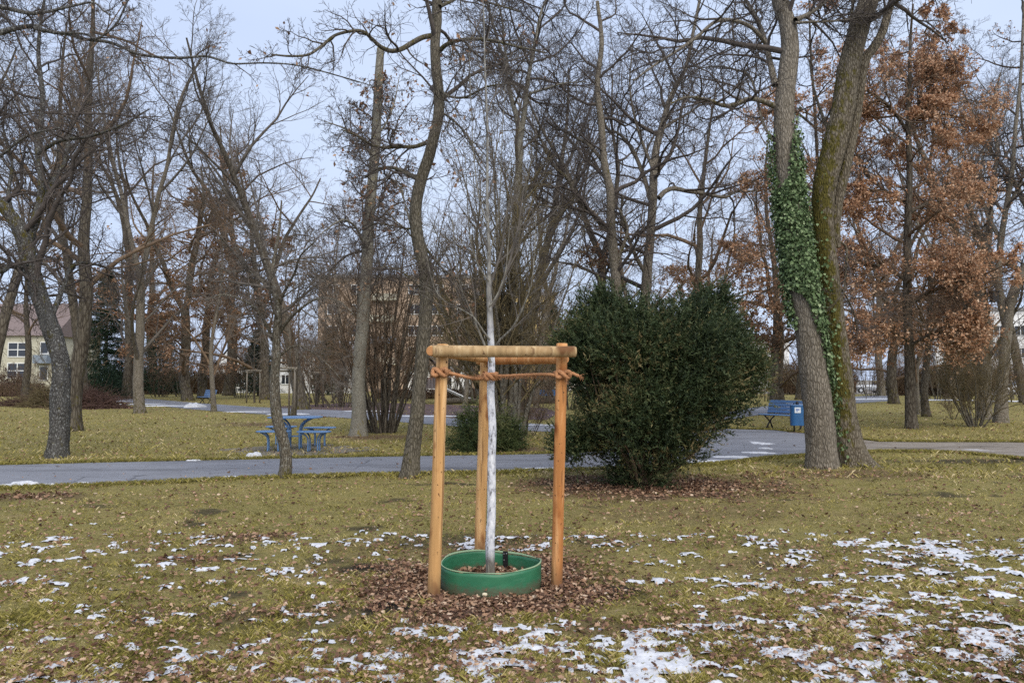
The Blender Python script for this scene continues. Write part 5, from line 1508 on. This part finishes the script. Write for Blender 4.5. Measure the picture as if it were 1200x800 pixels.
def brush_pile(label, loc, lx, ly, h, n, seed, mat):
    rg = np.random.default_rng(seed)
    t = thing('brush_pile', label, 'brush pile', loc)
    q = rg.normal(size=(n, 2)) * .42; zt = np.clip(h * np.exp(-(q ** 2).sum(1) * 1.6), .02, h)
    p0 = np.stack([q[:, 0] * lx, q[:, 1] * ly, zt * rg.random(n)], 1)
    a = rg.random(n) * 6.28
    P = grow(p0, np.stack([np.cos(a), np.sin(a) * .6, rg.normal(size=n) * .45 + .1], 1), rg.uniform(.3, 1.3, n), 6, .18, -.04, rg)
    P[:, :, 2] = np.maximum(P[:, :, 2], .01)
    V, F = tubes(P, rg.uniform(.006, .02, (n, 1)) * np.linspace(1, .3, 6)[None], 4)
    part('stick', V, [F], M[mat], t, kind='stuff')
    return t
M['twig_red'] = simple('twig red brown', (.06, .032, .027), (.14, .085, .068), 5, rough=.9, bs=0)
brush_pile('heap of reddish brown cut branches behind the gnarled tree', (X_(108, 42), 42, 0), 1.9, 1.2, 1.0, 1500, 441, 'twig_red')
brush_pile('grey-green heap of brushwood left of the reddish heap', (X_(62, 44), 44, 0), 1.7, 1.1, 1.2, 1300, 442, 'twig_ochre')
brush_pile('low flat trail of dead reddish brush at the far left of the lawn', (X_(25, 46), 46, 0), 1.6, .7, .35, 600, 443, 'twig_red')

# ================================================================ PARK FURNITURE
def ellipse_plate(mb, rx, ry, z0, z1, n=40, p=2.6):
    th = np.linspace(0, 2 * math.pi, n, endpoint=False)
    x = rx * np.sign(np.cos(th)) * np.abs(np.cos(th)) ** (2 / p); y = ry * np.sign(np.sin(th)) * np.abs(np.sin(th)) ** (2 / p)
    rows = [np.stack([x * s, y * s, np.full(n, z)], 1) for s, z in ((.0, z0), (.97, z0), (1, z0 + .006), (1, z1 - .006), (.97, z1), (.0, z1))]
    A = np.array(rows); i = np.arange(len(rows) * n).reshape(len(rows), n); nx = np.roll(i, -1, 1)
    mb.add(A.reshape(-1, 3), [np.stack([i[:-1], nx[:-1], nx[1:], i[1:]], -1).reshape(-1, 4)])
tg = np.array([X_(347, 17.2), 17.2, 0])
def curved_leg(x, y, h, out, r=.022):
    pts = [(x, y, 0), (x, y, h * .62), (x + out[0] * .25, y + out[1] * .25, h * .84), (x + out[0] * .7, y + out[1] * .7, h * .96), (x + out[0], y + out[1], h)]
    C, _ = spline(pts, [r] * 5, 14)
    return C
tb = thing('park_table', 'round-cornered blue metal park table among its four blue stools', 'table', tuple(tg), .08)
m_ = MB(); ellipse_plate(m_, .60, .42, .705, .735); m_.part('table_top', M['blue_paint'], tb)
for sx, sy in ((-.10, .09), (.10, .09), (.10, -.09), (-.10, -.09)):
    m_ = MB(); m_.tube(curved_leg(sx * 1.2, sy * 1.2, .70, (sx * 2.6, sy * 2.2)), .021, 10); m_.part('leg', M['blue_paint'], tb, True)
m_ = MB(); m_.box((0, 0, .30), (.27, .24, .02), bev=.004); m_.part('brace', M['blue_paint'], tb)
def bench_stool(label, x, y, rz):
    t = thing('park_stool', label, 'stool', (x, y, 0), rz, 'blue stools round the park table')
    m_ = MB(); ellipse_plate(m_, .37, .23, .425, .452); m_.part('seat', M['blue_paint'], t)
    for sx in (-1, 1):
        for sy in (-1, 1):
            m_ = MB(); m_.tube(curved_leg(sx * .11, sy * .06, .424, (sx * .14, sy * .09)), .017, 10); m_.part('leg', M['blue_paint'], t, True)
    return t
s1 = bench_stool('nearest left blue stool, half hidden by the crooked trunk', X_(322, 16.7), 16.7, .1)
for lb, px_, D, rz in (('nearest right blue stool, whole in view before the table', 369, 16.6, -.12), ('far left blue stool beyond the crooked trunk and table', 331, 18.4, -.1), ('far right blue stool just behind the nearest right one', 376, 18.0, .12)):
    copy_thing(s1, (X_(px_, D), D, 0), rz, (1, 1, 1), lb)
# boards under the table
pf = thing('ground_slab', 'weathered flat boards laid in the grass under the blue table', 'paving', (tg[0] + .1, tg[1] - .1, 0), -.75)
for k in range(13):
    m_ = MB(); m_.box(((k - 6) * .21, .05 * math.sin(k * 3), .0), (.13, 2.3 + .5 * math.sin(k * 2.3), .03), bev=.006); m_.part('board', M['slab'], pf)

def park_bench(label, loc, rz, scale=(1, 1, 1)):
    t = thing('park_bench', label, 'bench', loc, rz, 'blue park benches')
    m_ = MB()
    for k in range(4): m_.box((0, -.22 + k * .115, .445), (1.75, .10, .028), bev=.006)
    m_.part('seat', M['blue_paint'], t)
    m_ = MB()
    for k in range(4):
        m_.box((0, .20 + .032 * k, .54 + k * .105), (1.75, .024, .092), bev=.006)
    m_.part('backrest', M['blue_paint'], t)
    for sx in (-.62, .62):
        m_ = MB()
        m_.tube([(sx, -.28, .425), (sx, -.10, .30), (sx, .02, .20), (sx, .12, .0)], [.022, .022, .024, .026], 8)
        m_.tube([(sx, .26, .425), (sx, .06, .30), (sx, -.04, .20), (sx, -.20, .0)], [.022, .022, .024, .026], 8)
        m_.tube([(sx, -.30, .425), (sx, .20, .425), (sx, .33, .93)], [.018, .02, .016], 8)
        m_.part('frame', M['dark_metal'], t, True)
    return t
bn = gp(921, 505)
b1 = park_bench('blue slatted park bench on black legs at the path bend, beside the blue bin', (bn[0] + .32, bn[1] + .85, 0), -1.0)
bl = gp(241, 471)
copy_thing(b1, (X_(243, 50), 50, 0), -.8, (1.0, 1, 1), 'lone blue park bench at the far path before two leaning oaks')
# waste bin
wb = gp(934, 507)
bin_ = thing('waste_bin', 'blue oval waste bin with a pale sticker on a post at the bench end', 'waste bin', (wb[0], wb[1] - .05, 0), -.15)
m_ = MB(); ellipse_plate(m_, .20, .155, .22, .80, p=3.0); m_.part('body', M['blue_bin'], bin_)
m_ = MB(); ellipse_plate(m_, .205, .16, .80, .83, p=3.0); m_.part('lid_rim', M['blue_paint'], bin_)
m_ = MB(); m_.tube([(0, 0, .83), (0, 0, .87), (0, 0, .92)], [.045, .05, .03], 10); m_.part('ashtray', M['black_plastic'], bin_, True)
m_ = MB(); m_.tube([(-.06, .17, -.02), (-.06, .17, .86)], .022, 10); m_.part('post', M['dark_metal'], bin_, True)
m_ = MB(); m_.box((-.02, -.158, .67), (.17, .006, .16), bev=.002); st = m_.part('sticker', M['sticker'], bin_)
m_ = MB(); m_.box((-.02, -.1625, .69), (.10, .002, .035)); m_.box((-.04, -.1625, .64), (.05, .002, .02)); m_.part('print', M['sticker_blue'], st)
m_ = MB(); m_.box((-.02, .02, .006), (.5, .4, .03), bev=.005); m_.part('foot_plate', M['post_old'], bin_)

def stake_proto(label, loc, rz, h=1.95, r=.04, d=.55, grp='stake frames of other young trees in the background', bars=True):
    t = thing('tree_stake_frame', label, 'tree stakes', loc, rz, grp)
    A = [np.array([-d / 2, -d * .3, 0]), np.array([d / 2, -d * .3, 0]), np.array([0, d * .5, 0])]
    for q in A:
        m_ = MB(); m_.tube([q + [0, 0, -.05], q * .97 + [0, 0, h]], [r, r * .95], 10); m_.part('post', M['post_old'], t, True)
    for i in range(3):
        a, b = A[i], A[(i + 1) % 3]; e = nrm(b - a) * .10; z = h + .03 - .06 * i
        m_ = MB(); m_.tube([a - e + [0, 0, z], b + e + [0, 0, z]], [r * .9, r * .9], 10); m_.part('crossbar', M['post_old'], t, True)
    return t
f1 = stake_proto('pale old stake frame with three posts on the far lawn, right of the dark trunk', (X_(298, 52), 52, 0), .2, 2.15, .05, .85)
for px_, D, s, rz, lb in ((337, 31.5, (.85, .85, .93), .05, 'weathered stake frame right behind the crooked trunk, holding a reddish sapling'), (371, 44, (.9, .9, .9), .3, 'grey stake frame on the mulch edge behind the table'),
                          (898, 56, (.62, .7, .72), .15, 'small pale stake frame between the yew and the thin oaks'), (1174, 54, (1.0, 1, .68), .1, 'low tan stake frame by the street at the forked grey tree')):
    copy_thing(f1, (X_(px_, D), D, 0), rz, s, lb)
# saplings inside those frames
sp = bare_shrub('sapling', 'thin sapling inside the pale old stake frame by the dark trunk', (X_(299, 52.1), 52.15, 0), 6.0, 1, 451, 'twig_grey', .1, .03, .06, 1.0, kind_cat='young tree', group='saplings in the far stake frames')
for px_, D, s, lb in ((346, 31.6, 1.0, 'reddish leaning sapling at the weathered stakes behind the crooked trunk'), (372, 44.1, .9, 'sapling in the grey stake frame on the mulch'), (899, 56.1, .7, 'sapling in the small pale frame beside the yew'), (1175, 54.1, .8, 'sapling in the tan frame by the street')):
    copy_thing(sp, (X_(px_, D), D, 0), s * 3, (s, s, s), lb)
copy_thing(PR['ascC'], (X_(343, 31.9), 31.9, 0), 1.0, (.55, .55, .55), 'slim reddish multi-branched sapling growing beside the weathered stakes', 'trees standing about the park')

# nest box
nb = thing('nest_box', 'small dark nest box hanging on the forked grey tree', 'nest box', tuple(at(1165, 348, 27.6)))
m_ = MB(); m_.box((0, 0, 0), (.24, .22, .36), bev=.01); m_.part('body', M['black_plastic'], nb)
m_ = MB(); m_.box((0, -.02, .20), (.30, .30, .03), bev=.005); m_.part('roof', M['dark_metal'], nb)
m_ = MB(); m_.tube([(0, -.112, .06), (0, -.118, .06)], .03, 12); m_.part('hole_rim', M['post_old'], nb)
m_ = MB(); m_.tube([(0, .10, .22), (.05, .2, .45), (.0, .3, .9)], .01, 6); m_.part('hanger', M['dark_metal'], nb)

# play tower with slide
M['tarp'] = simple('grey weathered boards', (.10, .085, .085), (.20, .18, .19), 3, (1, 1, .3), rough=.9)
M['steel'] = simple('slide steel', (.5, .52, .55), (.62, .64, .68), 10, rough=.35, metal=.5, bs=0)
ptD = 50; pt = thing('play_tower', 'wooden climbing tower with a peaked roof and steel slide on the mulch', 'play tower', (X_(502, ptD), ptD, 0), .2)
for sx in (-1, 1):
    for sy in (-1, 1):
        m_ = MB(); m_.tube([(sx * .75, sy * .6, 0), (sx * .7, sy * .55, 2.3)], .07, 8); m_.part('post', M['post_old'], pt, True)
m_ = MB(); m_.box((0, 0, 1.05), (1.5, 1.25, .08), bev=.01); m_.part('platform', M['tarp'], pt)
for sy in (-.63, .63):
    m_ = MB()
    for k in range(7): m_.box((-.6 + k * .2, sy, 1.35), (.15, .03, .72), bev=.005)
    m_.part('side_panel', M['tarp'], pt)
m_ = MB(); m_.box((-.42, 0, 2.6), (1.25, 1.6, .05), ry=-.85); m_.box((.42, 0, 2.6), (1.25, 1.6, .05), ry=.85); m_.part('roof', M['tarp'], pt)
m_ = MB()
for k in range(8):
    q = k / 7; m_.box((.85 + q * 1.9, 0, 1.05 - q * .85 - .05 * math.sin(q * 3)), (.30, .5, .03), ry=.42)
for sy in (-.27, .27): m_.tube([(.7, sy, 1.2), (1.5, sy, .82), (2.3, sy, .45), (2.85, sy, .30)], .05, 8)
m_.part('slide', M['steel'], pt)
# blue play benches
pbn = None
for k, (px_, D, lb) in enumerate(((618, 54, 'blue play bench nearest the many-stemmed tree'), (634, 53, 'blue play bench in the middle of the three'), (652, 54, 'blue play bench touching the right post and the yew'))):
    if pbn is None:
        pbn = thing('play_bench', lb, 'bench', (X_(px_, D), D, 0), .1, 'blue low benches by the play area')
        m_ = MB(); m_.box((0, 0, .48), (1.0, .42, .07), bev=.02); m_.part('seat', M['blue_bin'], pbn)
        m_ = MB(); m_.box((0, .2, .68), (1.0, .06, .36), bev=.02); m_.part('backrest', M['blue_bin'], pbn)
        for sx in (-.38, .38):
            m_ = MB(); m_.box((sx, 0, .22), (.07, .36, .44), bev=.01); m_.part('leg', M['dark_metal'], pbn)
    else: copy_thing(pbn, (X_(px_, D), D, 0), .1 * k, (1, 1, 1), lb)
# litter log / heaps on the mulch
def log_(label, px_, D, L, r, rz, seed):
    rg = np.random.default_rng(seed)
    V, F, i_ = bark_tube([(-L / 2, 0, r), (0, .05, r * 1.1), (L / 2, 0, r)], [r, r * .95, r * .85], 14, .1, .06, 0, seed)
    n = len(V) // 14
    o = link('log', mesh('log', V, [F, cap_face(n, 14, 0), cap_face(n, 14, (n - 1) * 14)], {'moss': np.full(len(V), .2)}), M['bark_brown']); o.location = (X_(px_, D), D, 0); o.rotation_euler = (0, 0, rz)
    tag(o, label, 'log')
log_('grey-brown log lying at the play tower slide', 540, 49, 2.2, .20, .1, 5)
log_('dark log lying before the blue play benches', 640, 50, 2.6, .22, -.1, 6)

# ================================================================ BUILDINGS AND CARS
M['cream'] = simple('cream render', (.42, .41, .33), (.52, .50, .41), 2, rough=.9, bs=.05)
M['peach'] = simple('peach render', (.36, .27, .20), (.44, .34, .26), 1, rough=.9, bs=.05)
M['yellow_wall'] = simple('yellow render', (.58, .42, .16), (.68, .52, .24), 1, rough=.9, bs=.05)
M['white_wall'] = simple('white render', (.66, .67, .68), (.76, .77, .78), 1.5, rough=.9, bs=.05)
M['roof_pink'] = simple('faded red roof tile', (.16, .125, .12), (.22, .175, .17), 4, (1, 1, 6), rough=.85, bs=.3, bd=.05)
M['roof_grey'] = simple('grey roof', (.16, .16, .17), (.26, .26, .27), 3, rough=.85)
M['win_frame'] = simple('white window frame', (.70, .72, .74), (.78, .8, .8), 10, rough=.5, bs=0)
M['balcony_blue'] = simple('blue grey balcony', (.18, .23, .30), (.26, .31, .38), 3, rough=.7, bs=0)
def glass():
    m, nt, b = new_mat('window glass')
    b.inputs['Base Color'].default_value = (.02, .025, .035, 1); b.inputs['Roughness'].default_value = .08
    b.inputs['Specular IOR Level'].default_value = .8
    return m
M['glass'] = glass()
def window(b, x, z, w, h, y, nx=2, nz=1):
    m_ = MB(); t_ = .09
    m_.box((x, y - .02, z - h / 2 + t_ / 2), (w, .10, t_)); m_.box((x, y - .02, z + h / 2 - t_ / 2), (w, .10, t_))
    for k in range(nx + 1):
        m_.box((x - w / 2 + t_ / 2 + (w - t_) * k / nx, y - .022, z), (t_, .09, h - 2 * t_))
    for k in range(1, nz): m_.box((x, y - .018, z - h / 2 + h * k / nz), (w - 2 * t_, .08, t_))
    f = m_.part('window', M['win_frame'], b)
    m_ = MB(); m_.box((x, y + .0, z), (w - .1, .04, h - .1)); m_.part('pane', M['glass'], f)
def building(name, label, px0, px1, D, h, wmat, roof, roofmat, dep=10., wins=(), roofh=2.5, over=.4):
    x0, x1 = X_(px0, D), X_(px1, D); w = x1 - x0
    b = thing(name, label, 'building', ((x0 + x1) / 2, D, 0))
    m_ = MB(); m_.box((0, dep / 2, h / 2), (w, dep, h)); m_.part('wall', M[wmat], b)
    m_ = MB()
    if roof == 'side':     # ridge parallel to the front
        V = [(-w / 2 - over, -over, h), (w / 2 + over, -over, h), (w / 2 + over, dep + over, h), (-w / 2 - over, dep + over, h), (-w / 2 - over, dep / 2, h + roofh), (w / 2 + over, dep / 2, h + roofh)]
        m_.add(V, [[[0, 1, 5, 4], [2, 3, 4, 5], [0, 3, 2, 1]], [[0, 4, 3], [1, 2, 5]]])
    elif roof == 'gable':
        V = [(-w / 2 - over, -over, h), (w / 2 + over, -over, h), (w / 2 + over, dep, h), (-w / 2 - over, dep, h), (0, -over, h + roofh), (0, dep, h + roofh)]
        m_.add(V, [[[0, 4, 5, 3], [1, 2, 5, 4], [0, 3, 2, 1]], [[2, 3, 5]]])
        mg = MB(); mg.add([(-w / 2, -.01, h), (w / 2, -.01, h), (0, -.01, h + roofh * .93), (-w / 2, -.25, h), (w / 2, -.25, h), (0, -.25, h + roofh * .93)], [[[3, 4, 5], [0, 2, 1]], [[0, 1, 4, 3], [1, 2, 5, 4], [2, 0, 3, 5]]])
        mg.part('gable', M[wmat], b)
    else:
        m_.box((0, dep / 2, h + .2), (w + .6, dep + .6, .4))
    m_.part('roof', M[roofmat], b)
    for q in wins: window(b, *q[:4], -.03, *(q[4:] or (2, 1)))
    return b
cb_ = building('cream_house', 'cream two-storey house with a faded red roof and white-framed windows', -60, 62, 88, 6.6, 'cream', 'side', 'roof_pink', 10, roofh=4.2,
         wins=[(X_(21, 88) - X_(1, 88), 5.0, 2.3, 1.7, 2, 2), (X_(21, 88) - X_(1, 88), 2.6, 2.3, 1.8, 2, 2), (X_(52, 88) - X_(1, 88), 2.3, 1.0, 1.7, 1, 1), (X_(52, 88) - X_(1, 88), 5.2, 1.0, 1.4, 1, 1), (-2.4, 5.0, 2.0, 1.7, 2, 2), (-2.4, 2.6, 2.0, 1.7, 2, 2)])
m_ = MB(); m_.box((X_(52, 88) - X_(1, 88), -.5, 3.9), (1.6, .9, .95), bev=.02); m_.part('balcony', M['balcony_blue'], cb_)
ap = building('apartment_block', 'tall peach apartment block with pale balconies behind the central trees', 372, 560, 104, 15.4, 'peach', 'flat', 'roof_grey', 12,
         wins=[(x, z, 1.6, 1.4) for z in (2.4, 5.3, 8.2, 11.1, 13.8) for x in (-8.8, -5.6, 2.2, 5.4, 8.8)])
for k, z in enumerate((3.6, 6.5, 9.4, 12.3)):
    m_ = MB(); m_.box((-1.9, -.75, z + .45), (3.6, .10, .9)); m_.box((-1.9, -.40, z), (3.6, .7, .12)); m_.part('balcony', M['cream' if k != 1 else 'balcony_blue'], ap)
ay = building('yellow_block', 'lower yellow apartment wing adjoining the peach block, right behind the young tree', 561, 650, 100, 12.6, 'yellow_wall', 'flat', 'roof_grey', 10,
         wins=[(x, z, 1.5, 1.4) for z in (2.4, 5.3, 8.2, 11.0) for x in (-3.4, 0, 3.4)])
for z in (3.7, 6.6, 9.4):
    m_ = MB(); m_.box((0, -.55, z + .35), (8.4, .10, .7)); m_.part('balcony', M['white_wall'], ay)
gh = building('white_house', 'white gabled house glimpsed behind the lone blue bench', 254, 287, 92, 3.2, 'white_wall', 'gable', 'roof_grey', 10, roofh=2.4, wins=[(-.9, 1.7, .9, 1.5, 1, 1), (1.0, 1.7, .9, 1.5, 1, 1)])
m_ = MB(); m_.box((0.1, -.05, 1.1), (1.0, .08, 2.1)); m_.part('door', M['balcony_blue'], gh)
building('white_house', 'white house with several windows behind the staked saplings', 326, 412, 90, 4.6, 'white_wall', 'side', 'roof_grey', 9, roofh=1.8, wins=[(x, z, 1.0, 1.2) for z in (1.6, 3.8) for x in (-3.4, -1.6, .4, 2.2, 3.6)])
building('white_pavilion', 'low white pavilion with a green-grey roof behind the play tower', 474, 548, 74, 2.5, 'white_wall', 'flat', 'roof_grey', 5, wins=[(-1.6, 1.4, 1.2, .9), (1.0, 1.4, 1.2, .9)])
building('white_block', 'long white building far beyond the white car at the right', 1096, 1330, 110, 11.5, 'white_wall', 'flat', 'roof_grey', 12, wins=[(x, z, 1.8, 1.5) for z in (2.4, 5.4, 8.6) for x in (-11, -8, -5, -2, 1, 4)])
building('grey_block', 'pale grey building behind the trees between yew and ivy covered tree', 640, 925, 116, 7.5, 'white_wall', 'flat', 'roof_grey', 12, wins=[(x, z, 1.8, 1.4) for z in (2.4, 5.4) for x in (-14, -11, -8, -5, -2, 1, 4, 7, 10, 13)])

def loft(sections):
    """sections: list of (x, [(y,z)...]) -> V, F (closed ring sections)"""
    V = []; 
    for x, ring_ in sections: V += [(x, y, z) for y, z in ring_]
    m = len(sections[0][1]); n = len(sections)
    i = np.arange(n * m).reshape(n, m); nx = np.roll(i, -1, 1)
    return np.array(V, float), np.stack([i[:-1], nx[:-1], nx[1:], i[1:]], -1).reshape(-1, 4), i
M['car_white'] = simple('white car paint', (.70, .72, .75), (.74, .76, .78), 2, rough=.25, bs=0, spec=.6)
M['car_silver'] = simple('silver car paint', (.38, .41, .46), (.42, .45, .50), 2, rough=.3, bs=0, spec=.6, metal=.3)
M['tyre'] = simple('tyre rubber', (.012, .012, .012), (.025, .025, .025), 20, rough=.8, bs=0)
M['lamp_glass'] = simple('lamp glass', (.6, .6, .62), (.7, .7, .72), 20, rough=.2, bs=0)
M['lamp_red'] = simple('tail lamp', (.35, .01, .01), (.4, .02, .02), 20, rough=.2, bs=0)
def car(label, loc, rz, mat):
    t = thing('parked_car', label, 'car', loc, rz, 'cars parked along the street')
    prof = [(-2.15, .55, .50, .78), (-2.05, .30, .74, .95), (-1.5, .24, .82, 1.0), (-.9, .22, .86, 1.0), (0, .22, .86, 1.0), (.9, .22, .87, .98), (1.5, .24, .86, .86), (2.0, .30, .80, .74), (2.2, .50, .62, .58)]
    S_ = []
    for x, zb, hw, zt_ in prof:
        S_.append((x, [(-hw, zb + .1), (-hw, zt_ * .75), (-hw * .94, zt_), (hw * .94, zt_), (hw, zt_ * .75), (hw, zb + .1), (hw * .8, zb), (-hw * .8, zb)]))
    V, F, i = loft(S_); m_ = MB(); m_.add(V, [F, [i[0][::-1], i[-1]]]); m_.part('body', M[mat], t, True)
    cab = [(-1.95, .80, .90, .97), (-1.55, .78, .93, 1.36), (-.7, .76, .93, 1.47), (.2, .75, .93, 1.44), (1.05, .78, .92, .99)]
    S_ = [(x, [(-hw, zb), (-hw * .78, zt_), (hw * .78, zt_), (hw, zb)]) for x, hw, zb, zt_ in cab]
    V, F, i = loft(S_); m_ = MB(); m_.add(V, [F, [i[0][::-1], i[-1]]]); w_ = m_.part('window', M['glass'], t, False)
    m_ = MB(); m_.box((-.65, 0, 1.475), (1.9, 1.12, .035), bev=.015); m_.part('roof', M[mat], t)
    for x in (-1.35, 1.35):
        for y in (-.80, .80):
            m_ = MB(); m_.tube([(x, y - .10, .32), (x, y - .09, .32), (x, y + .09, .32), (x, y + .10, .32)], [.27, .32, .32, .27], 20); wh = m_.part('wheel', M['tyre'], t)
            s = -1 if y < 0 else 1
            m_ = MB(); m_.tube([(x, y + s * .085, .32), (x, y + s * .108, .32)], [.19, .18], 14); m_.part('rim', M['steel'], wh)
    for y in (-.6, .6):
        m_ = MB(); m_.box((2.1, y, .64), (.14, .30, .13), bev=.03); m_.part('headlight', M['lamp_glass'], t)
        m_ = MB(); m_.box((-2.10, y, .80), (.10, .26, .14), bev=.03); m_.part('tail_light', M['lamp_red'], t)
    return t
car('white car parked on the street at the right edge of the park', (X_(1194, 82), 82, 0), math.pi + .05, 'car_white')
car('silver car parked far down the street behind the mossy trunk', (X_(1016, 92), 92, 0), .1, 'car_silver')
lampx = X_(1014, 60)
lp = thing('post', 'thin grey metal post at the snowy end of the branch path', 'post', (lampx, 60, 0))
m_ = MB(); m_.tube([(0, 0, 0), (0, 0, 1.9)], .035, 8); m_.part('pole', M['post_old'], lp, True)
m_ = MB(); m_.tube([(0, 0, 1.9), (0, 0, 1.95)], [.05, .03], 8); m_.part('cap', M['dark_metal'], lp, True)

# fallen sticks on the near lawn
for k, (px_, py, L, rz) in enumerate(((1186, 640, .35, .4), (905, 520, .3, .9), (470, 655, .4, .1))):
    pass

# ================================================================ LIGHT, SKY, CAMERA
w = bpy.data.worlds.new('World'); sc.world = w; w.use_nodes = True
nt = w.node_tree; bg = nt.nodes['Background']
sky = nt.nodes.new('ShaderNodeTexSky'); sky.sky_type = 'NISHITA'; sky.sun_disc = False
SUN_EL, SUN_ROT = 42, 200
sky.sun_elevation = R(SUN_EL); sky.sun_rotation = R(SUN_ROT); sky.air_density = 1.0; sky.dust_density = 2.0; sky.ozone_density = 1.5
tc = nt.nodes.new('ShaderNodeTexCoord'); mp = nt.nodes.new('ShaderNodeMapping'); mp.inputs['Scale'].default_value = (1, 1, 2.4)
nt.links.new(tc.outputs['Generated'], mp.inputs[0])
nz = nt.nodes.new('ShaderNodeTexNoise'); nz.inputs['Scale'].default_value = 1.6; nz.inputs['Detail'].default_value = 5
nt.links.new(mp.outputs[0], nz.inputs['Vector'])
cl = ramp(nt, nz.outputs['Fac'], [(.3, (4.9, 5.9, 8.2)), (.7, (5.8, 6.75, 8.6))])
c = mixc(nt, .88, sky.outputs[0], cl)
nt.links.new(c, bg.inputs['Color']); bg.inputs['Strength'].default_value = .058
sd = bpy.data.lights.new('sun', 'SUN'); sd.energy = 1.5; sd.angle = R(60); sd.color = (1, .91, .76)
so = bpy.data.objects.new('sun', sd); COL.objects.link(so)
so.rotation_euler = (R(90 - SUN_EL), 0, R(20))   # from behind and a little to the side of the viewer
cd = bpy.data.cameras.new('camera'); cam = bpy.data.objects.new('camera', cd); COL.objects.link(cam)
cam.location = (0, 0, CAMH); cam.rotation_euler = (R(90) + PITCH, 0, 0)
cd.sensor_width = 36; cd.lens = 36 * FPX / 1200; cd.clip_end = 5000; cd.clip_start = .05
sc.camera = cam
sc.view_settings.view_transform = 'Standard'; sc.view_settings.look = 'None'
sc.view_settings.exposure = 1.15; sc.view_settings.gamma = 1
sc.render.engine = 'CYCLES'
sc.cycles.max_bounces = 4; sc.cycles.diffuse_bounces = 3; sc.cycles.glossy_bounces = 2; sc.cycles.transparent_max_bounces = 4
sc.cycles.caustics_reflective = False; sc.cycles.caustics_refractive = False
sc.render.film_transparent = False
sc.cycles.use_denoising = False
